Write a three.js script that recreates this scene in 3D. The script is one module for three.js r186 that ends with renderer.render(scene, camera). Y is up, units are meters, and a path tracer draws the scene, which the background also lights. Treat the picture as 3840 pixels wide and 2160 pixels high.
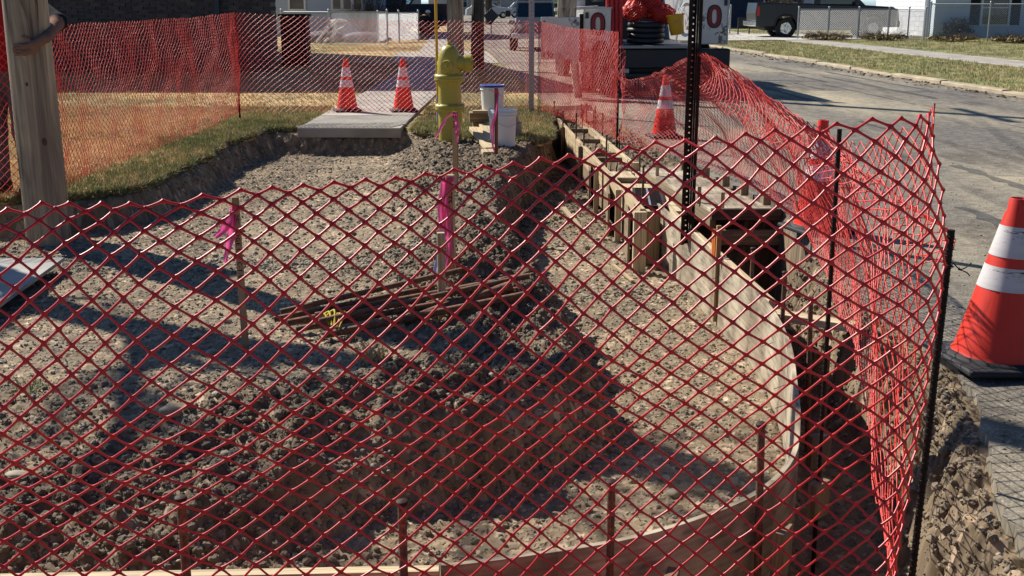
import * as THREE from 'three';
import { Sky } from 'three/addons/objects/Sky.js';
import { mergeGeometries, mergeVertices, toCreasedNormals } from 'three/addons/utils/BufferGeometryUtils.js';
import { ImprovedNoise } from 'three/addons/math/ImprovedNoise.js';
import { MarchingCubes } from 'three/addons/objects/MarchingCubes.js';
import { RoundedBoxGeometry } from 'three/addons/geometries/RoundedBoxGeometry.js';
import { FontLoader } from 'three/addons/loaders/FontLoader.js';
import { TextGeometry } from 'three/addons/geometries/TextGeometry.js';

// ---------------------------------------------------------------- camera, sky, sun, exposure
const scene = new THREE.Scene();
const camera = new THREE.PerspectiveCamera(28.476, 16 / 9, 0.1, 1200);
camera.position.set(0, 1.5, 0);
camera.rotation.x = -THREE.MathUtils.degToRad(14.143);
const SUN = new THREE.Vector3(-0.524, 0.574, -0.631).normalize();
const sky = new Sky();
sky.name = 'sky'; sky.scale.setScalar(1000); sky.userData.kind = 'structure';
const su = sky.material.uniforms;
su.sunPosition.value.copy(SUN); su.turbidity.value = 2.5; su.rayleigh.value = 1.2; su.mieCoefficient.value = 0.004;
if (su.cloudCoverage) { su.cloudCoverage.value = 0.15; su.cloudDensity.value = 0.3; }
scene.add(sky);
scene.environmentIntensity = 0.1;
const sun = new THREE.DirectionalLight(new THREE.Color(1, 0.94, 0.84), 4.8);
sun.position.copy(SUN).multiplyScalar(60); sun.target.position.set(0, 0, -10);
sun.castShadow = true; sun.shadow.mapSize.set(4096, 4096);
Object.assign(sun.shadow.camera, { left: -40, right: 40, top: 40, bottom: -40, near: 1, far: 160 });
scene.add(sun, sun.target);
const renderer = new THREE.WebGLRenderer({ antialias: true });
renderer.setSize(1024, 576);
renderer.toneMapping = THREE.LinearToneMapping;
renderer.toneMappingExposure = 1.45;
renderer.shadowMap.enabled = true;

// ---------------------------------------------------------------- helpers
let seed = 20417;
function rnd() { seed |= 0; seed = seed + 0x6D2B79F5 | 0; let t = Math.imul(seed ^ seed >>> 15, 1 | seed); t = t + Math.imul(t ^ t >>> 7, 61 | t) ^ t; return ((t ^ t >>> 14) >>> 0) / 4294967296; }
const rr = (a, b) => a + (b - a) * rnd();
const V = (x, y, z) => new THREE.Vector3(x, y, z);
const lerp = (a, b, t) => a + (b - a) * t;
const clamp = (x, a = 0, b = 1) => Math.min(b, Math.max(a, x));
const sstep = (a, b, x) => { const t = clamp((x - a) / (b - a)); return t * t * (3 - 2 * t); };
const PN = new ImprovedNoise();
const noise = (x, y, z = 0) => PN.noise(x + 57.3, y + 113.7, z + 7.1);
const names = {};
function numbered(n) { const k = names[n] = (names[n] ?? -1) + 1; return k ? n + '_' + String(k).padStart(3, '0') : n; }
function clean(g) { // uniform attribute set so that geometries merge
  let q = g.index ? g.toNonIndexed() : g;
  if (!q.attributes.uv) q.setAttribute('uv', new THREE.BufferAttribute(new Float32Array(q.attributes.position.count * 2), 2));
  if (!q.attributes.normal) q.computeVertexNormals();
  for (const k of Object.keys(q.attributes)) if (!['position', 'normal', 'uv'].includes(k)) q.deleteAttribute(k);
  return q;
}
function merge(gs) { gs = [gs].flat(9); return gs.length === 1 ? gs[0] : mergeGeometries(gs.map(clean)); }
function obj(name, gs, m, parent = scene) {
  const o = new THREE.Mesh(merge(gs), m);
  o.name = parent === scene ? numbered(name) : name;
  o.castShadow = o.receiveShadow = true;
  parent.add(o); return o;
}
function tag(o, label, category, group) { o.userData.label = label; o.userData.category = category; if (group) o.userData.group = group; return o; }
function thing(name, label, category, [x, y, z] = [0, 0, 0], turn = 0, group) {
  const o = new THREE.Group(); o.name = numbered(name); scene.add(o);
  o.position.set(x, y, z); o.rotation.y = turn; return tag(o, label, category, group);
}
function struct(name, gs, m) { const o = obj(name, gs, m); o.userData.kind = 'structure'; return o; }
function dup(src, pos, turn, label) {
  const c = src.clone(); c.name = numbered(src.name.replace(/_\d{3}$/, '')); c.userData = { ...src.userData, label };
  c.position.set(...pos); c.rotation.y = turn; scene.add(c); return c;
}
function boxUV(g, w, h, d, off = [0, 0]) { // uv in metres, v along the longer side of each face
  const P = g.attributes.position, N = g.attributes.normal, U = g.attributes.uv, s = [w, h, d];
  for (let i = 0; i < P.count; i++) {
    const n = [Math.abs(N.getX(i)), Math.abs(N.getY(i)), Math.abs(N.getZ(i))], ax = n.indexOf(Math.max(...n));
    let [a, b] = [0, 1, 2].filter(k => k !== ax); if (s[a] > s[b]) [a, b] = [b, a];
    const c = [P.getX(i), P.getY(i), P.getZ(i)];
    U.setXY(i, c[a] + off[0] + ax * .37, c[b] + off[1]);
  }
  return g;
}
function bx(w, h, d, x = 0, y = 0, z = 0, ry = 0, rx = 0, rz = 0, bevel = 0) { // centred at x, y, z
  const g = bevel ? new RoundedBoxGeometry(w, h, d, 1, bevel) : new THREE.BoxGeometry(w, h, d);
  boxUV(g, w, h, d, [rnd() * 3, rnd() * 3]);
  return g.applyMatrix4(new THREE.Matrix4().makeRotationFromEuler(new THREE.Euler(rx, ry, rz, 'YXZ')).setPosition(x, y, z));
}
function beam(a, b, w, h, bevel = 0) { // rectangular timber from a to b, w across, h upright
  const A = V(...a), B = V(...b), L = A.distanceTo(B), dir = B.clone().sub(A).normalize();
  let up = Math.abs(dir.y) > .95 ? V(0, 0, 1) : V(0, 1, 0);
  const side = up.clone().cross(dir).normalize(); up = dir.clone().cross(side);
  const g = bevel ? new RoundedBoxGeometry(w, h, L, 1, bevel) : new THREE.BoxGeometry(w, h, L);
  boxUV(g, w, h, L, [rnd() * 3, rnd() * 3]);
  return g.applyMatrix4(new THREE.Matrix4().makeBasis(side, up, dir).setPosition(A.clone().add(B).multiplyScalar(.5)));
}
function rod(a, b, r0, r1 = r0, n = 8, open = false) {
  const A = V(...a), B = V(...b), L = A.distanceTo(B), g = new THREE.CylinderGeometry(r1, r0, L, n, 1, open);
  const U = g.attributes.uv; for (let i = 0; i < U.count; i++) U.setXY(i, U.getX(i) * 6.28 * r0, U.getY(i) * L);
  return g.applyQuaternion(new THREE.Quaternion().setFromUnitVectors(V(0, 1, 0), B.clone().sub(A).normalize())).translate((A.x + B.x) / 2, (A.y + B.y) / 2, (A.z + B.z) / 2);
}
function tube(pts, r, n = 24, s = 6, closed = false) { return new THREE.TubeGeometry(new THREE.CatmullRomCurve3(pts.map(p => V(...p)), closed), n, r, s, closed); }
function lathe(pts, n = 24) { return new THREE.LatheGeometry(pts.map(p => new THREE.Vector2(p[0], p[1])), n); }
function prism(pts, h, bevel = 0) { // plan outline [x, z] extruded upward from y = 0 to h
  const s = new THREE.Shape(pts.map(p => new THREE.Vector2(p[0], -p[1])));
  return new THREE.ExtrudeGeometry(s, { depth: h, bevelEnabled: bevel > 0, bevelSize: bevel, bevelThickness: bevel, bevelSegments: 1 }).rotateX(-Math.PI / 2);
}
function profile(pts, w, bevel = 0) { // side outline [x, y] extruded along z, centred
  const s = new THREE.Shape(pts.map(p => new THREE.Vector2(p[0], p[1])));
  return new THREE.ExtrudeGeometry(s, { depth: w - 2 * bevel, bevelEnabled: bevel > 0, bevelSize: bevel, bevelThickness: bevel, bevelSegments: 2 }).translate(0, 0, -w / 2 + bevel);
}
function planUV(g, k = 1) { const P = g.attributes.position, U = new Float32Array(P.count * 2); for (let i = 0; i < P.count; i++) { U[2 * i] = P.getX(i) * k; U[2 * i + 1] = P.getZ(i) * k; } g.setAttribute('uv', new THREE.BufferAttribute(U, 2)); return g; }

// ---------------------------------------------------------------- procedural textures
const perm = new Float32Array(65536); for (let i = 0; i < 65536; i++) perm[i] = rnd();
function vnoise(x, y, per, s) { // periodic value noise
  const xi = Math.floor(x), yi = Math.floor(y), fx = x - xi, fy = y - yi, u = fx * fx * (3 - 2 * fx), v = fy * fy * (3 - 2 * fy);
  const h = (a, b) => perm[((((a % per) + per) % per) * 251 + (((b % per) + per) % per) * 7919 + s * 1013) & 65535];
  return lerp(lerp(h(xi, yi), h(xi + 1, yi), u), lerp(h(xi, yi + 1), h(xi + 1, yi + 1), u), v);
}
function fbm(x, y, per, oct, s = 0) { let a = 0, w = .5, t = 0; for (let o = 0; o < oct; o++) { a += w * vnoise(x, y, per, s + o); t += w; x *= 2; y *= 2; per *= 2; w *= .55; } return a / t; }
function tex(n, fn, rep, srgb = true) { // fn(u, v) -> [r, g, b] 0..255
  const d = new Uint8Array(n * n * 4);
  for (let j = 0; j < n; j++) for (let i = 0; i < n; i++) { const c = fn(i / n, j / n, i, j), k = (j * n + i) * 4; d[k] = clamp(c[0], 0, 255); d[k + 1] = clamp(c[1], 0, 255); d[k + 2] = clamp(c[2], 0, 255); d[k + 3] = 255; }
  const t = new THREE.DataTexture(d, n, n); t.wrapS = t.wrapT = THREE.RepeatWrapping; t.magFilter = THREE.LinearFilter; t.minFilter = THREE.LinearMipmapLinearFilter; t.generateMipmaps = true;
  t.repeat.set(rep[0], rep[1]); if (srgb) t.colorSpace = THREE.SRGBColorSpace; t.needsUpdate = true; return t;
}
const grey = v => [v, v, v];
function speckled(n, count, r0, r1) { // height of scattered grains, periodic
  const h = new Float32Array(n * n), id = new Float32Array(n * n);
  for (let k = 0; k < count; k++) {
    const cx = rnd() * n, cy = rnd() * n, r = r0 + (r1 - r0) * Math.pow(rnd(), 3), e = rr(.6, 1), an = rnd() * 6.28, v = rnd(), ca = Math.cos(an), sa = Math.sin(an);
    for (let j = -Math.ceil(r); j <= r; j++) for (let i = -Math.ceil(r); i <= r; i++) {
      const x = (i * ca + j * sa) / r, y = (-i * sa + j * ca) / (r * e), q = x * x + y * y; if (q > 1) continue;
      const p = ((Math.floor(cy + j) + n) % n) * n + (Math.floor(cx + i) + n) % n, hh = Math.sqrt(1 - q) * r / r1;
      if (hh > h[p]) { h[p] = hh; id[p] = v; }
    }
  }
  return { h, id };
}
const SP = speckled(1024, 5200, 2, 15);
const earthMap = tex(1024, (u, v, i, j) => {
  const n = fbm(u * 6, v * 6, 6, 6, 1), m = fbm(u * 40, v * 40, 40, 3, 9), h = SP.h[j * 1024 + i], id = SP.id[j * 1024 + i];
  let c = 158 + (n - .5) * 80 + (m - .5) * 70; const k = clamp(h * 3) * (.3 + .7 * id); c += k * lerp(-30, 70, id);
  return [c * 1.02, c * .955, c * .86 + k * 9];
}, [.5, .5]);
const earthBump = tex(1024, (u, v, i, j) => grey(60 + fbm(u * 12, v * 12, 12, 6, 4) * 120 + SP.h[j * 1024 + i] * 75), [.5, .5], false);
const asphaltMap = tex(1024, (u, v, i, j) => {
  const n = fbm(u * 5, v * 5, 5, 5, 21), st = fbm(u * 3, v * 30, 30, 3, 31), g = SP.h[j * 1024 + i] > .1 ? (SP.id[j * 1024 + i] - .5) * 60 : 0;
  const c = 150 + (n - .5) * 60 + (st - .5) * 35 + g + (perm[(i * 733 + j * 1201) & 65535] - .5) * 26; return [c * 1.01, c * .985, c * .93];
}, [.33, .33]);
const asphaltBump = tex(512, (u, v, i, j) => grey(fbm(u * 60, v * 60, 60, 3, 5) * 200), [.9, .9], false);
const dustMap = tex(2048, (u, v, i, j) => { // dry dust dragged along the street, grit
  const n = fbm(u * 14, v * 3, 14, 4, 61), m = fbm(u * 4, v * 3, 4, 5, 71), w = fbm(u * 50, v * 8, 50, 2, 77), t = clamp((n - .4) * 2.6) * .45 + clamp((m - .42) * 3) * .55, q = clamp((w - .62) * 6);
  const p = perm[(i * 733 + j * 1201 + (i * j & 1023)) & 65535], d = (p - .5) * 46 + (p > .965 ? 34 : 0) - q * 26 + (fbm(u * 160, v * 160, 160, 2, 3) - .5) * 50;
  return [lerp(120, 190, t) + d, lerp(116, 180, t) + d, lerp(110, 156, t) + d * .95]; }, [.1, .1]);
const woodMap = tex(512, (u, v) => { const w = fbm(u * 4, v * 1.0, 4, 3, 41) * 6, g = fbm((u * 30 + w), v * 2, 30, 4, 43), l = Math.sin((u * 14 + w * 1.2) * 6.28) * .5 + .5; const c = 205 + (g - .5) * 80 - l * 26; return [c * 1.02, c * .93, c * .78]; }, [3, .8]);
const plyMap = tex(1024, (u, v) => { const g = fbm(u * 70, v * 5, 70, 4, 51), b = fbm(u * 5, v * 4, 5, 5, 53), s = fbm(u * 20, v * 6, 20, 3, 55); let c = 190 + (g - .5) * 80 + (b - .5) * 150 - clamp((s - .58) * 6) * 40; return [c * 1.01, c * (.945 + (b - .5) * .1), c * (.85 + (b - .5) * .16)]; }, [1.1, 1.1]);
const poleMap = tex(1024, (u, v) => { const w = fbm(u * 5, v * 3, 5, 4, 81) * 2.4, g = fbm(u * 90 + w * 3, v * 5, 90, 4, 83), b = fbm(u * 7 + w, v * 4, 7, 5, 85), k = clamp((fbm(u * 40 + w * 3, v * 5, 40, 3, 87) - .64) * 6), e = clamp((fbm(u * 9, v * 5, 9, 4, 89) - .6) * 5); const c = 172 + (g - .5) * 60 + (b - .5) * 150 - k * 60 - e * 75; return [c * 1.02, c * (.95 - e * .03), c * (.845 - (b - .5) * .12)]; }, [1, .5]);
const poleBump = tex(512, (u, v) => grey(fbm(u * 60 + fbm(u * 6, v * 2, 6, 3, 81) * 2, v * 3, 60, 4, 83) * 255), [1, .5], false);
const concreteMap = tex(512, (u, v, i, j) => { const n = fbm(u * 5, v * 5, 5, 6, 91), p = perm[(i * 331 + j * 977) & 65535]; const c = 190 + (n - .5) * 70 + (p - .5) * 30; return [c, c * .97, c * .91]; }, [.6, .6]);
const lawnMap = tex(1024, (u, v, i, j) => { const n = fbm(u * 7, v * 7, 7, 5, 101), f = fbm(u * 120, v * 120, 120, 3, 103), g = clamp((fbm(u * 3, v * 3, 3, 4, 107) - .42) * 4); const c = .92 + (n - .5) * .5 + (f - .5) * .9; return [lerp(186, 118, g) * c, lerp(158, 122, g) * c, lerp(104, 66, g) * c]; }, [.16, .16]);
const greenMap = tex(1024, (u, v) => { const n = fbm(u * 8, v * 8, 8, 5, 111), f = fbm(u * 130, v * 130, 130, 3, 113), g = clamp((fbm(u * 4, v * 4, 4, 4, 117) - .4) * 3); const c = .85 + (n - .5) * .5 + (f - .5) * .9; return [lerp(150, 112, g) * c, lerp(140, 124, g) * c, lerp(84, 62, g) * c]; }, [.14, .14]);
const rustMap = tex(512, (u, v) => { const n = fbm(u * 10, v * 10, 10, 5, 121), m = fbm(u * 30, v * 30, 30, 3, 123); const t = clamp((n - .4) * 3); const c = .8 + (m - .5) * .6; return [lerp(96, 148, t) * c, lerp(80, 92, t) * c, lerp(68, 60, t) * c]; }, [4, 4]);
const grimeMap = tex(512, (u, v) => { const n = fbm(u * 6, v * 6, 6, 6, 131), k = clamp((n - .6) * 9) * clamp((fbm(u * 30, v * 30, 30, 3, 133) - .4) * 4); const c = 235 + (n - .5) * 40 - k * 150; return [c, c * .985, c * .965]; }, [1, 1]);

const M = (o) => { const c = o.c; delete o.c; const m = new THREE.MeshStandardMaterial({ roughness: .85, ...o }); if (c) m.color.setRGB(...c); return m; };
const MP = (o) => { const c = o.c; delete o.c; const m = new THREE.MeshPhysicalMaterial({ roughness: .5, ...o }); if (c) m.color.setRGB(...c); return m; };
const mat = {
  earth: M({ map: earthMap, bumpMap: earthBump, bumpScale: .03, vertexColors: true, roughness: .97 }),
  asphalt: M({ map: asphaltMap, bumpMap: asphaltBump, bumpScale: .004, c: [.42, .42, .43], roughness: .93 }),
  road: M({ map: dustMap, bumpMap: asphaltBump, bumpScale: .005, c: [.74, .7, .64], roughness: .93 }),
  concrete: M({ map: concreteMap, c: [.72, .7, .68], roughness: .9 }),
  paleConcrete: M({ map: concreteMap, c: [1, 1, 1], roughness: .9 }),
  lawn: M({ map: lawnMap, roughness: 1 }),
  green: M({ map: greenMap, roughness: 1 }),
  wood: M({ map: woodMap, c: [.98, .94, .84] }),
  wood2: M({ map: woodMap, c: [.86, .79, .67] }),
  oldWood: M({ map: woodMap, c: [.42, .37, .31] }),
  darkWood: M({ map: woodMap, c: [.16, .12, .1] }),
  lath: M({ map: woodMap, c: [.55, .42, .3] }),
  ply: M({ map: plyMap, c: [.7, .66, .58], roughness: .8 }),
  pole: M({ map: poleMap, bumpMap: poleBump, bumpScale: .004, c: [1.05, .9, .75] }),
  rust: M({ map: rustMap, c: [1.5, 1.4, 1.3], roughness: .8, metalness: .1 }),
  iron: M({ map: rustMap, c: [.32, .3, .3], roughness: .7, metalness: .4 }),
  net: MP({ c: [.62, .018, .022], roughness: .38, clearcoat: .15, clearcoatRoughness: .4 }),
  netFar: MP({ c: [.74, .045, .03], roughness: .45 }),
  pink: MP({ c: [.95, .13, .38], roughness: 1, transmission: .75, thickness: 0, side: THREE.DoubleSide }),
  cone: MP({ c: [.86, .035, .012], roughness: .45 }),
  reflector: M({ c: [.74, .72, .74], roughness: .5 }),
  rubber: M({ c: [.018, .018, .02], roughness: .75 }),
  hydrant: MP({ c: [.46, .37, .045], roughness: .42, clearcoat: .2 }),
  galv: M({ c: [.42, .43, .45], roughness: .45, metalness: .7 }),
  steelDark: M({ map: rustMap, c: [.12, .09, .085], roughness: .6, metalness: .5 }),
  white: M({ c: [.76, .76, .76], roughness: .55 }),
  black: M({ c: [.012, .012, .014], roughness: .6 }),
  glass: MP({ c: [.02, .03, .035], roughness: .05, metalness: 0, clearcoat: 1 }),
  chrome: M({ c: [.75, .75, .77], roughness: .15, metalness: 1 }),
};
mat.pink.side = THREE.DoubleSide;

// the street runs away slightly to the left: sideways offset of a line -> x at depth z
const sx = (off, z) => off + .063 * z;

// ================================================================ SETTING: ground
const cutX = [[0, 1.2], [2.3, 1.35], [3.28, 1.525], [3.46, 1.58], [3.92, 1.73], [4.2, 1.8], [4.6, 1.88], [5.7, 1.82], [7.4, 1.95], [8.4, 2.02], [10.7, 1.72], [13, 1.5], [16.4, 1.25], [17.2, 1.2]];
function polyAt(t, L) { for (let i = 1; i < L.length; i++) if (t <= L[i][0]) return lerp(L[i - 1][1], L[i][1], clamp((t - L[i - 1][0]) / (L[i][0] - L[i - 1][0]))); return L[L.length - 1][1]; }
const roadCut = z => polyAt(-z, cutX);
const scarp = [[.55, -16.3], [.42, -14.4], [.4, -13.6], [.2, -12.4], [-.04, -10.8], [-.1, -9.4], [-.09, -8.4], [.02, -7.46], [.11, -6.8], [.26, -6.2], [.32, -5.7], [.33, -5.25], [.2, -4.8], [-.06, -4.55], [-.34, -4.42], [-.68, -4.22], [-.85, -4.03], [-1.05, -3.82], [-1.3, -3.5], [-1.75, -3.3], [-3, -3.15], [-7, -3.1]];
const plateau = [...scarp, [-7, -17], [.55, -17]];
function sdPoly(x, z, poly, line) { // distance to the scarp line, + on the plateau
  let d = 1e9; for (let i = 1; i < line.length; i++) { const [ax, az] = line[i - 1], [bx_, bz] = line[i], ux = bx_ - ax, uz = bz - az, t = clamp(((x - ax) * ux + (z - az) * uz) / (ux * ux + uz * uz)), dx = x - ax - t * ux, dz = z - az - t * uz; d = Math.min(d, dx * dx + dz * dz); }
  let ins = false; for (let i = 0, j = poly.length - 1; i < poly.length; j = i++) { const [xi, zi] = poly[i], [xj, zj] = poly[j]; if ((zi > z) !== (zj > z) && x < (xj - xi) * (z - zi) / (zj - zi) + xi) ins = !ins; }
  return (ins ? 1 : -1) * Math.sqrt(d);
}
const bankL = [[0, -6.5], [8.3, -6.2], [8.55, -4.5], [8.8, -3.95], [8.95, -3.5], [9.25, -3.22], [9.8, -3.1], [11.4, -3.08], [12.4, -3.15], [13.2, -3.1], [13.7, -3.0], [17, -3]];
// kind of earth and height at a place
function earth(x, z) {
  const D = -z, sd = sdPoly(x, z, plateau, scarp) + noise(x * 2.2, z * 2.2) * .07 + noise(x * 7, z * 7) * .04;
  const n1 = noise(x * 1.3, z * 1.3, 3), n2 = noise(x * 4.5, z * 4.5, 5), n3 = noise(x * 13, z * 13, 8), n4 = noise(x * 34, z * 34, 11);
  const mound = sstep(8.7, 11.9, D) * sstep(-1.55, -.75, x);
  const berm = Math.exp(-Math.pow((sd - .3) / .42, 2)) * sstep(8.5, 6.4, D) * (.6 + n2 * .8);
  const front = sstep(5.4, 3.5, D) * sstep(-.2, -1.2, x);
  const ridge = Math.exp(-Math.pow(Math.max(sd, 0) / .75, 2)) * sstep(5.6, 7, D) * sstep(12.8, 11.2, D) * sstep(-.32, -.08, sd);
  let plat = -.285 + .02 * n1 + Math.max(mound * .27, ridge * (.22 + .05 * n2)) + berm * .15 - front * .05 + .07 * sstep(.6, .1, Math.abs(D - 4.75 + x * .12)) * sstep(.2, -.3, x);
  let low = -.5 + .16 * sstep(-.1, -1.5, x) * sstep(4.6, 3.3, D);
  low += .14 * Math.exp(-(Math.pow((x - .15) / .3, 2) + Math.pow((D - 3.3) / .16, 2)));
  // outside the curb form: trench to the road cut
  const fx = D > 8.6 ? sx(1.65, z) + .1 : polyAt(D, [[2.9, -.2], [3.1, .4], [3.4, .8], [3.7, 1], [4.1, 1.12], [4.6, 1.22], [5.9, 1.38], [8.6, 1.21]]);
  const out = sstep(fx - .02, fx + .06, x);
  const trench = D > 8.6 ? lerp(-.55, -.1, sstep(8.6, 10.8, D)) : -.56;
  low = lerp(low, trench, out);
  let t = sstep(D > 5.8 ? -.13 : -.2, .05, sd), h = lerp(low, plat, t);
  // banks up to lawn and road
  const bl = sstep(polyAt(D, bankL) + .2, polyAt(D, bankL) + .02, x + n3 * .05), bb = sstep(13.55, 13.85, D + n3 * .05) * sstep(.5, .2, x);
  const rc = roadCut(z), br = sstep(rc - .32, rc - .04, x + n2 * .06 + n3 * .05), bn = sstep(-2.6, -2.35, z);
  h = lerp(h, -.045, Math.max(bl, bb, br, bn, sstep(16.1, 16.4, D)));
  const hole = sstep(1.38, 1.44, x) * sstep(2.0, 1.94, x) * sstep(6.9, 7, D) * sstep(8.6, 8.5, D);
  h = lerp(h, -1.5, hole);
  const steep = Math.max(4 * t * (1 - t), bl * (1 - bl) * 4, br * (1 - br) * 4);
  const rough = clamp(.22 + steep * .6 + mound * .75 + berm * 1.1 + br * .5 + ridge * .7 + (D > 8.7 ? 0 : front * .5));
  h += rough * (.03 * n2 + .024 * n3 + .02 * n4 + .012 * Math.abs(noise(x * 20, z * 20, 2))) + .009 * n4 + (.3 + rough) * (.008 * noise(x * 62, z * 62) + .006 * noise(x * 118, z * 118, 4));
  const dark = clamp(Math.max(mound * .9, ridge * .95) + berm * .9 + front * .35 + n1 * .35 + n2 * .25 + n3 * .15);
  return { h, dark, rough, wall: br, sd, t, out };
}
function grid(xs, zs) {
  const P = [], U = [], C = [], I = [], nx = xs.length;
  for (const z of zs) for (const x of xs) {
    const e = earth(x, z); P.push(x, e.h, z); U.push(x, z);
    // dry gravelly tan subsoil, dark humus on the spoil heaps, buff soil under the road
    const k = e.dark, w = e.wall * .8, v = 1 + .12 * noise(x * .9, z * .9, 9);
    C.push(lerp(lerp(.68, .38, k), .48, w) * v, lerp(lerp(.58, .31, k), .395, w) * v, lerp(lerp(.44, .23, k), .285, w) * v);
  }
  for (let j = 0; j < zs.length - 1; j++) for (let i = 0; i < nx - 1; i++) { const a = j * nx + i; I.push(a, a + nx, a + 1, a + 1, a + nx, a + nx + 1); }
  const g = new THREE.BufferGeometry(); g.setAttribute('position', new THREE.Float32BufferAttribute(P, 3)); g.setAttribute('uv', new THREE.Float32BufferAttribute(U, 2)); g.setAttribute('color', new THREE.Float32BufferAttribute(C, 3)); g.setIndex(I); g.computeVertexNormals(); return g;
}
const range = (a, b, s) => { const r = []; for (let x = a; s > 0 ? x < b : x > b; x += s) r.push(x); r.push(b); return r; };
struct('excavated_earth', grid([...range(-6.4, -3.6, .06), ...range(-3.58, -2.52, .022), ...range(-2.5, 1.9, .0135), ...range(1.92, 2.12, .025)], [...range(-2.3, -5.5, -.0125), ...range(-5.52, -8, -.019), ...range(-8.028, -16.6, -.028)]), mat.earth);

// ragged outline through given points
function ragged(pts, step, amp, f = 3) {
  const r = []; for (let i = 0; i < pts.length - 1; i++) { const [ax, az] = pts[i], [b, bz] = pts[i + 1], L = Math.hypot(b - ax, bz - az), n = Math.max(1, Math.round(L / step)); for (let k = 0; k < n; k++) { const t = k / n, x = lerp(ax, b, t), z = lerp(az, bz, t), nx = -(bz - az) / L, nz = (b - ax) / L, q = amp * (noise(x * f, z * f, 31) + .5 * noise(x * f * 4, z * f * 4, 37)); r.push([x + nx * q, z + nz * q]); } } r.push(pts[pts.length - 1]); return r;
}
const lawnEdge = ragged([[.62, -16.4], [.5, -15.6], [.46, -14.2], [.47, -13.1], [.3, -12.65], [-.1, -12.75], [-.5, -13.05], [-.95, -13.5], [-1.28, -13.95], [-1.35, -14.1], [-2.55, -14.1], [-2.7, -13.95], [-3.0, -13.85], [-3.07, -12.9], [-3.16, -12.4], [-3.07, -11.4], [-3.1, -10.5], [-3.08, -9.8], [-3.22, -9.25], [-3.5, -9.0], [-3.95, -8.85], [-4.5, -8.6], [-6.2, -8.35]], .06, .06);
const lawnShape = [...lawnEdge, [-150, -8.35], [-150, -300], [sx(1.5, -300), -300], [sx(1.5, -60), -60], [sx(1.6, -17), -17]];
struct('lawn', planUV(prism(lawnShape, .06).translate(0, -.06, 0)), mat.lawn);
const cutEdge = ragged([...cutX.slice(1).map(([d, x]) => [x, -d])], .07, .05, 4);
const roadShape = [[-150, 40], [sx(9.4, 40), 40], [sx(9.4, -300), -300], [sx(1.5, -300) + .02, -300], [sx(1.5, -60) + .02, -60], [sx(1.62, -17) + .02, -17], ...cutEdge.slice().reverse(), [-6.4, -2.3], [-6.4, -8.3], [-150, -8.3]];
{ const g = planUV(prism(roadShape, .09).translate(0, -.09, 0)); struct('road', g, mat.road); }
// dark old tar patches and drag marks on the road surface
{ const patch = []; for (let k = 0; k < 30; k++) { const z = rr(-44, -7), off = rr(3.2, 8.9), L = rr(1.2, 6), w = rr(.02, .12), p = []; for (let i = 0; i <= 14; i++) p.push([off + w * noise(i * .5, k * 3.1) - w / 2, z + (i / 14 - .5) * L]); for (let i = 14; i >= 0; i--) p.push([off + w * noise(i * .5, k * 3.1 + 9) + w / 2, z + (i / 14 - .5) * L]); patch.push(planUV(prism(p.map(([o, zz]) => [sx(o, zz), zz]), .003).translate(0, .001, 0))); }
  const o = obj('tar_patch', patch, M({ map: dustMap, c: [.3, .3, .3], roughness: .9 })); o.userData = { kind: 'stuff', label: 'dark tar streaks across the dusty road', category: 'tar' }; }
const far = (name, a, b, m, y, h, z0 = 40, z1 = -300) => struct(name, planUV(prism([[sx(a, z0), z0], [sx(b, z0), z0], [sx(b, z1), z1], [sx(a, z1), z1]], h).translate(0, y - h, 0)), m);
far('verge', 9.55, 13.2, mat.green, .06, .12);
far('yard', 14.6, 150, mat.green, .08, .12);
// kerb and pavement across the road, in cast lengths
{ const kerbM = [[.8, .7, .56], [.7, .62, .5], [.86, .76, .62]].map(c => M({ map: concreteMap, c, roughness: .95 })); const kerb = new THREE.Group(); kerb.name = 'kerb'; kerb.userData.kind = 'structure'; scene.add(kerb);
  for (let z = 6; z > -70; z -= 2.4) { const j = rr(-.03, .012); obj('kerb_length', bx(.17, .2, 2.36, sx(9.48, z) + rr(-.015, .015), -.025 + j, z, .063 + rr(-.008, .008), rr(-.01, .01), rr(-.1, .1), .02), kerbM[Math.floor(rnd() * 3)], kerb); }
  const pv = new THREE.Group(); pv.name = 'pavement'; pv.userData.kind = 'structure'; scene.add(pv);
  for (let z = 0; z > -80; z -= 1.5) obj('paving_slab', bx(1.39, .1, 1.485, sx(13.9, z), .03 + rr(-.004, .004), z, .063, 0, 0, .008), mat.concrete, pv); }
// footpath on this side: its cut end overhangs the dig
{ const fp = new THREE.Group(); fp.name = 'footpath'; fp.userData.kind = 'structure'; scene.add(fp);
  const ln = [[-13.72, -1.965], [-26, -1.75], [-60, -3.4]], xa = z => z > -26 ? lerp(-1.965, -1.75, (-13.72 - z) / 12.28) : lerp(-1.75, -3.4, (-26 - z) / 34);
  let z = -13.72; for (let k = 0; k < 30; k++) { const L = 1.5; const s = obj('paving_slab', bx(1.25, .12, L - .012, xa(z - L / 2), -.03 + (k ? rr(-.006, .004) : 0), z - L / 2, z > -26 ? -.0175 : .0485, 0, 0, .01), mat.concrete, fp);
    if (k === 0) { const gr = []; for (let i = 0; i < 22; i++) gr.push(bx(.026, .014, .46, -2.53 + i * .054, .031, z - .26, -.35)); obj('groove_ridge', gr, mat.concrete, s); }
    z -= L; } }
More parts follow.
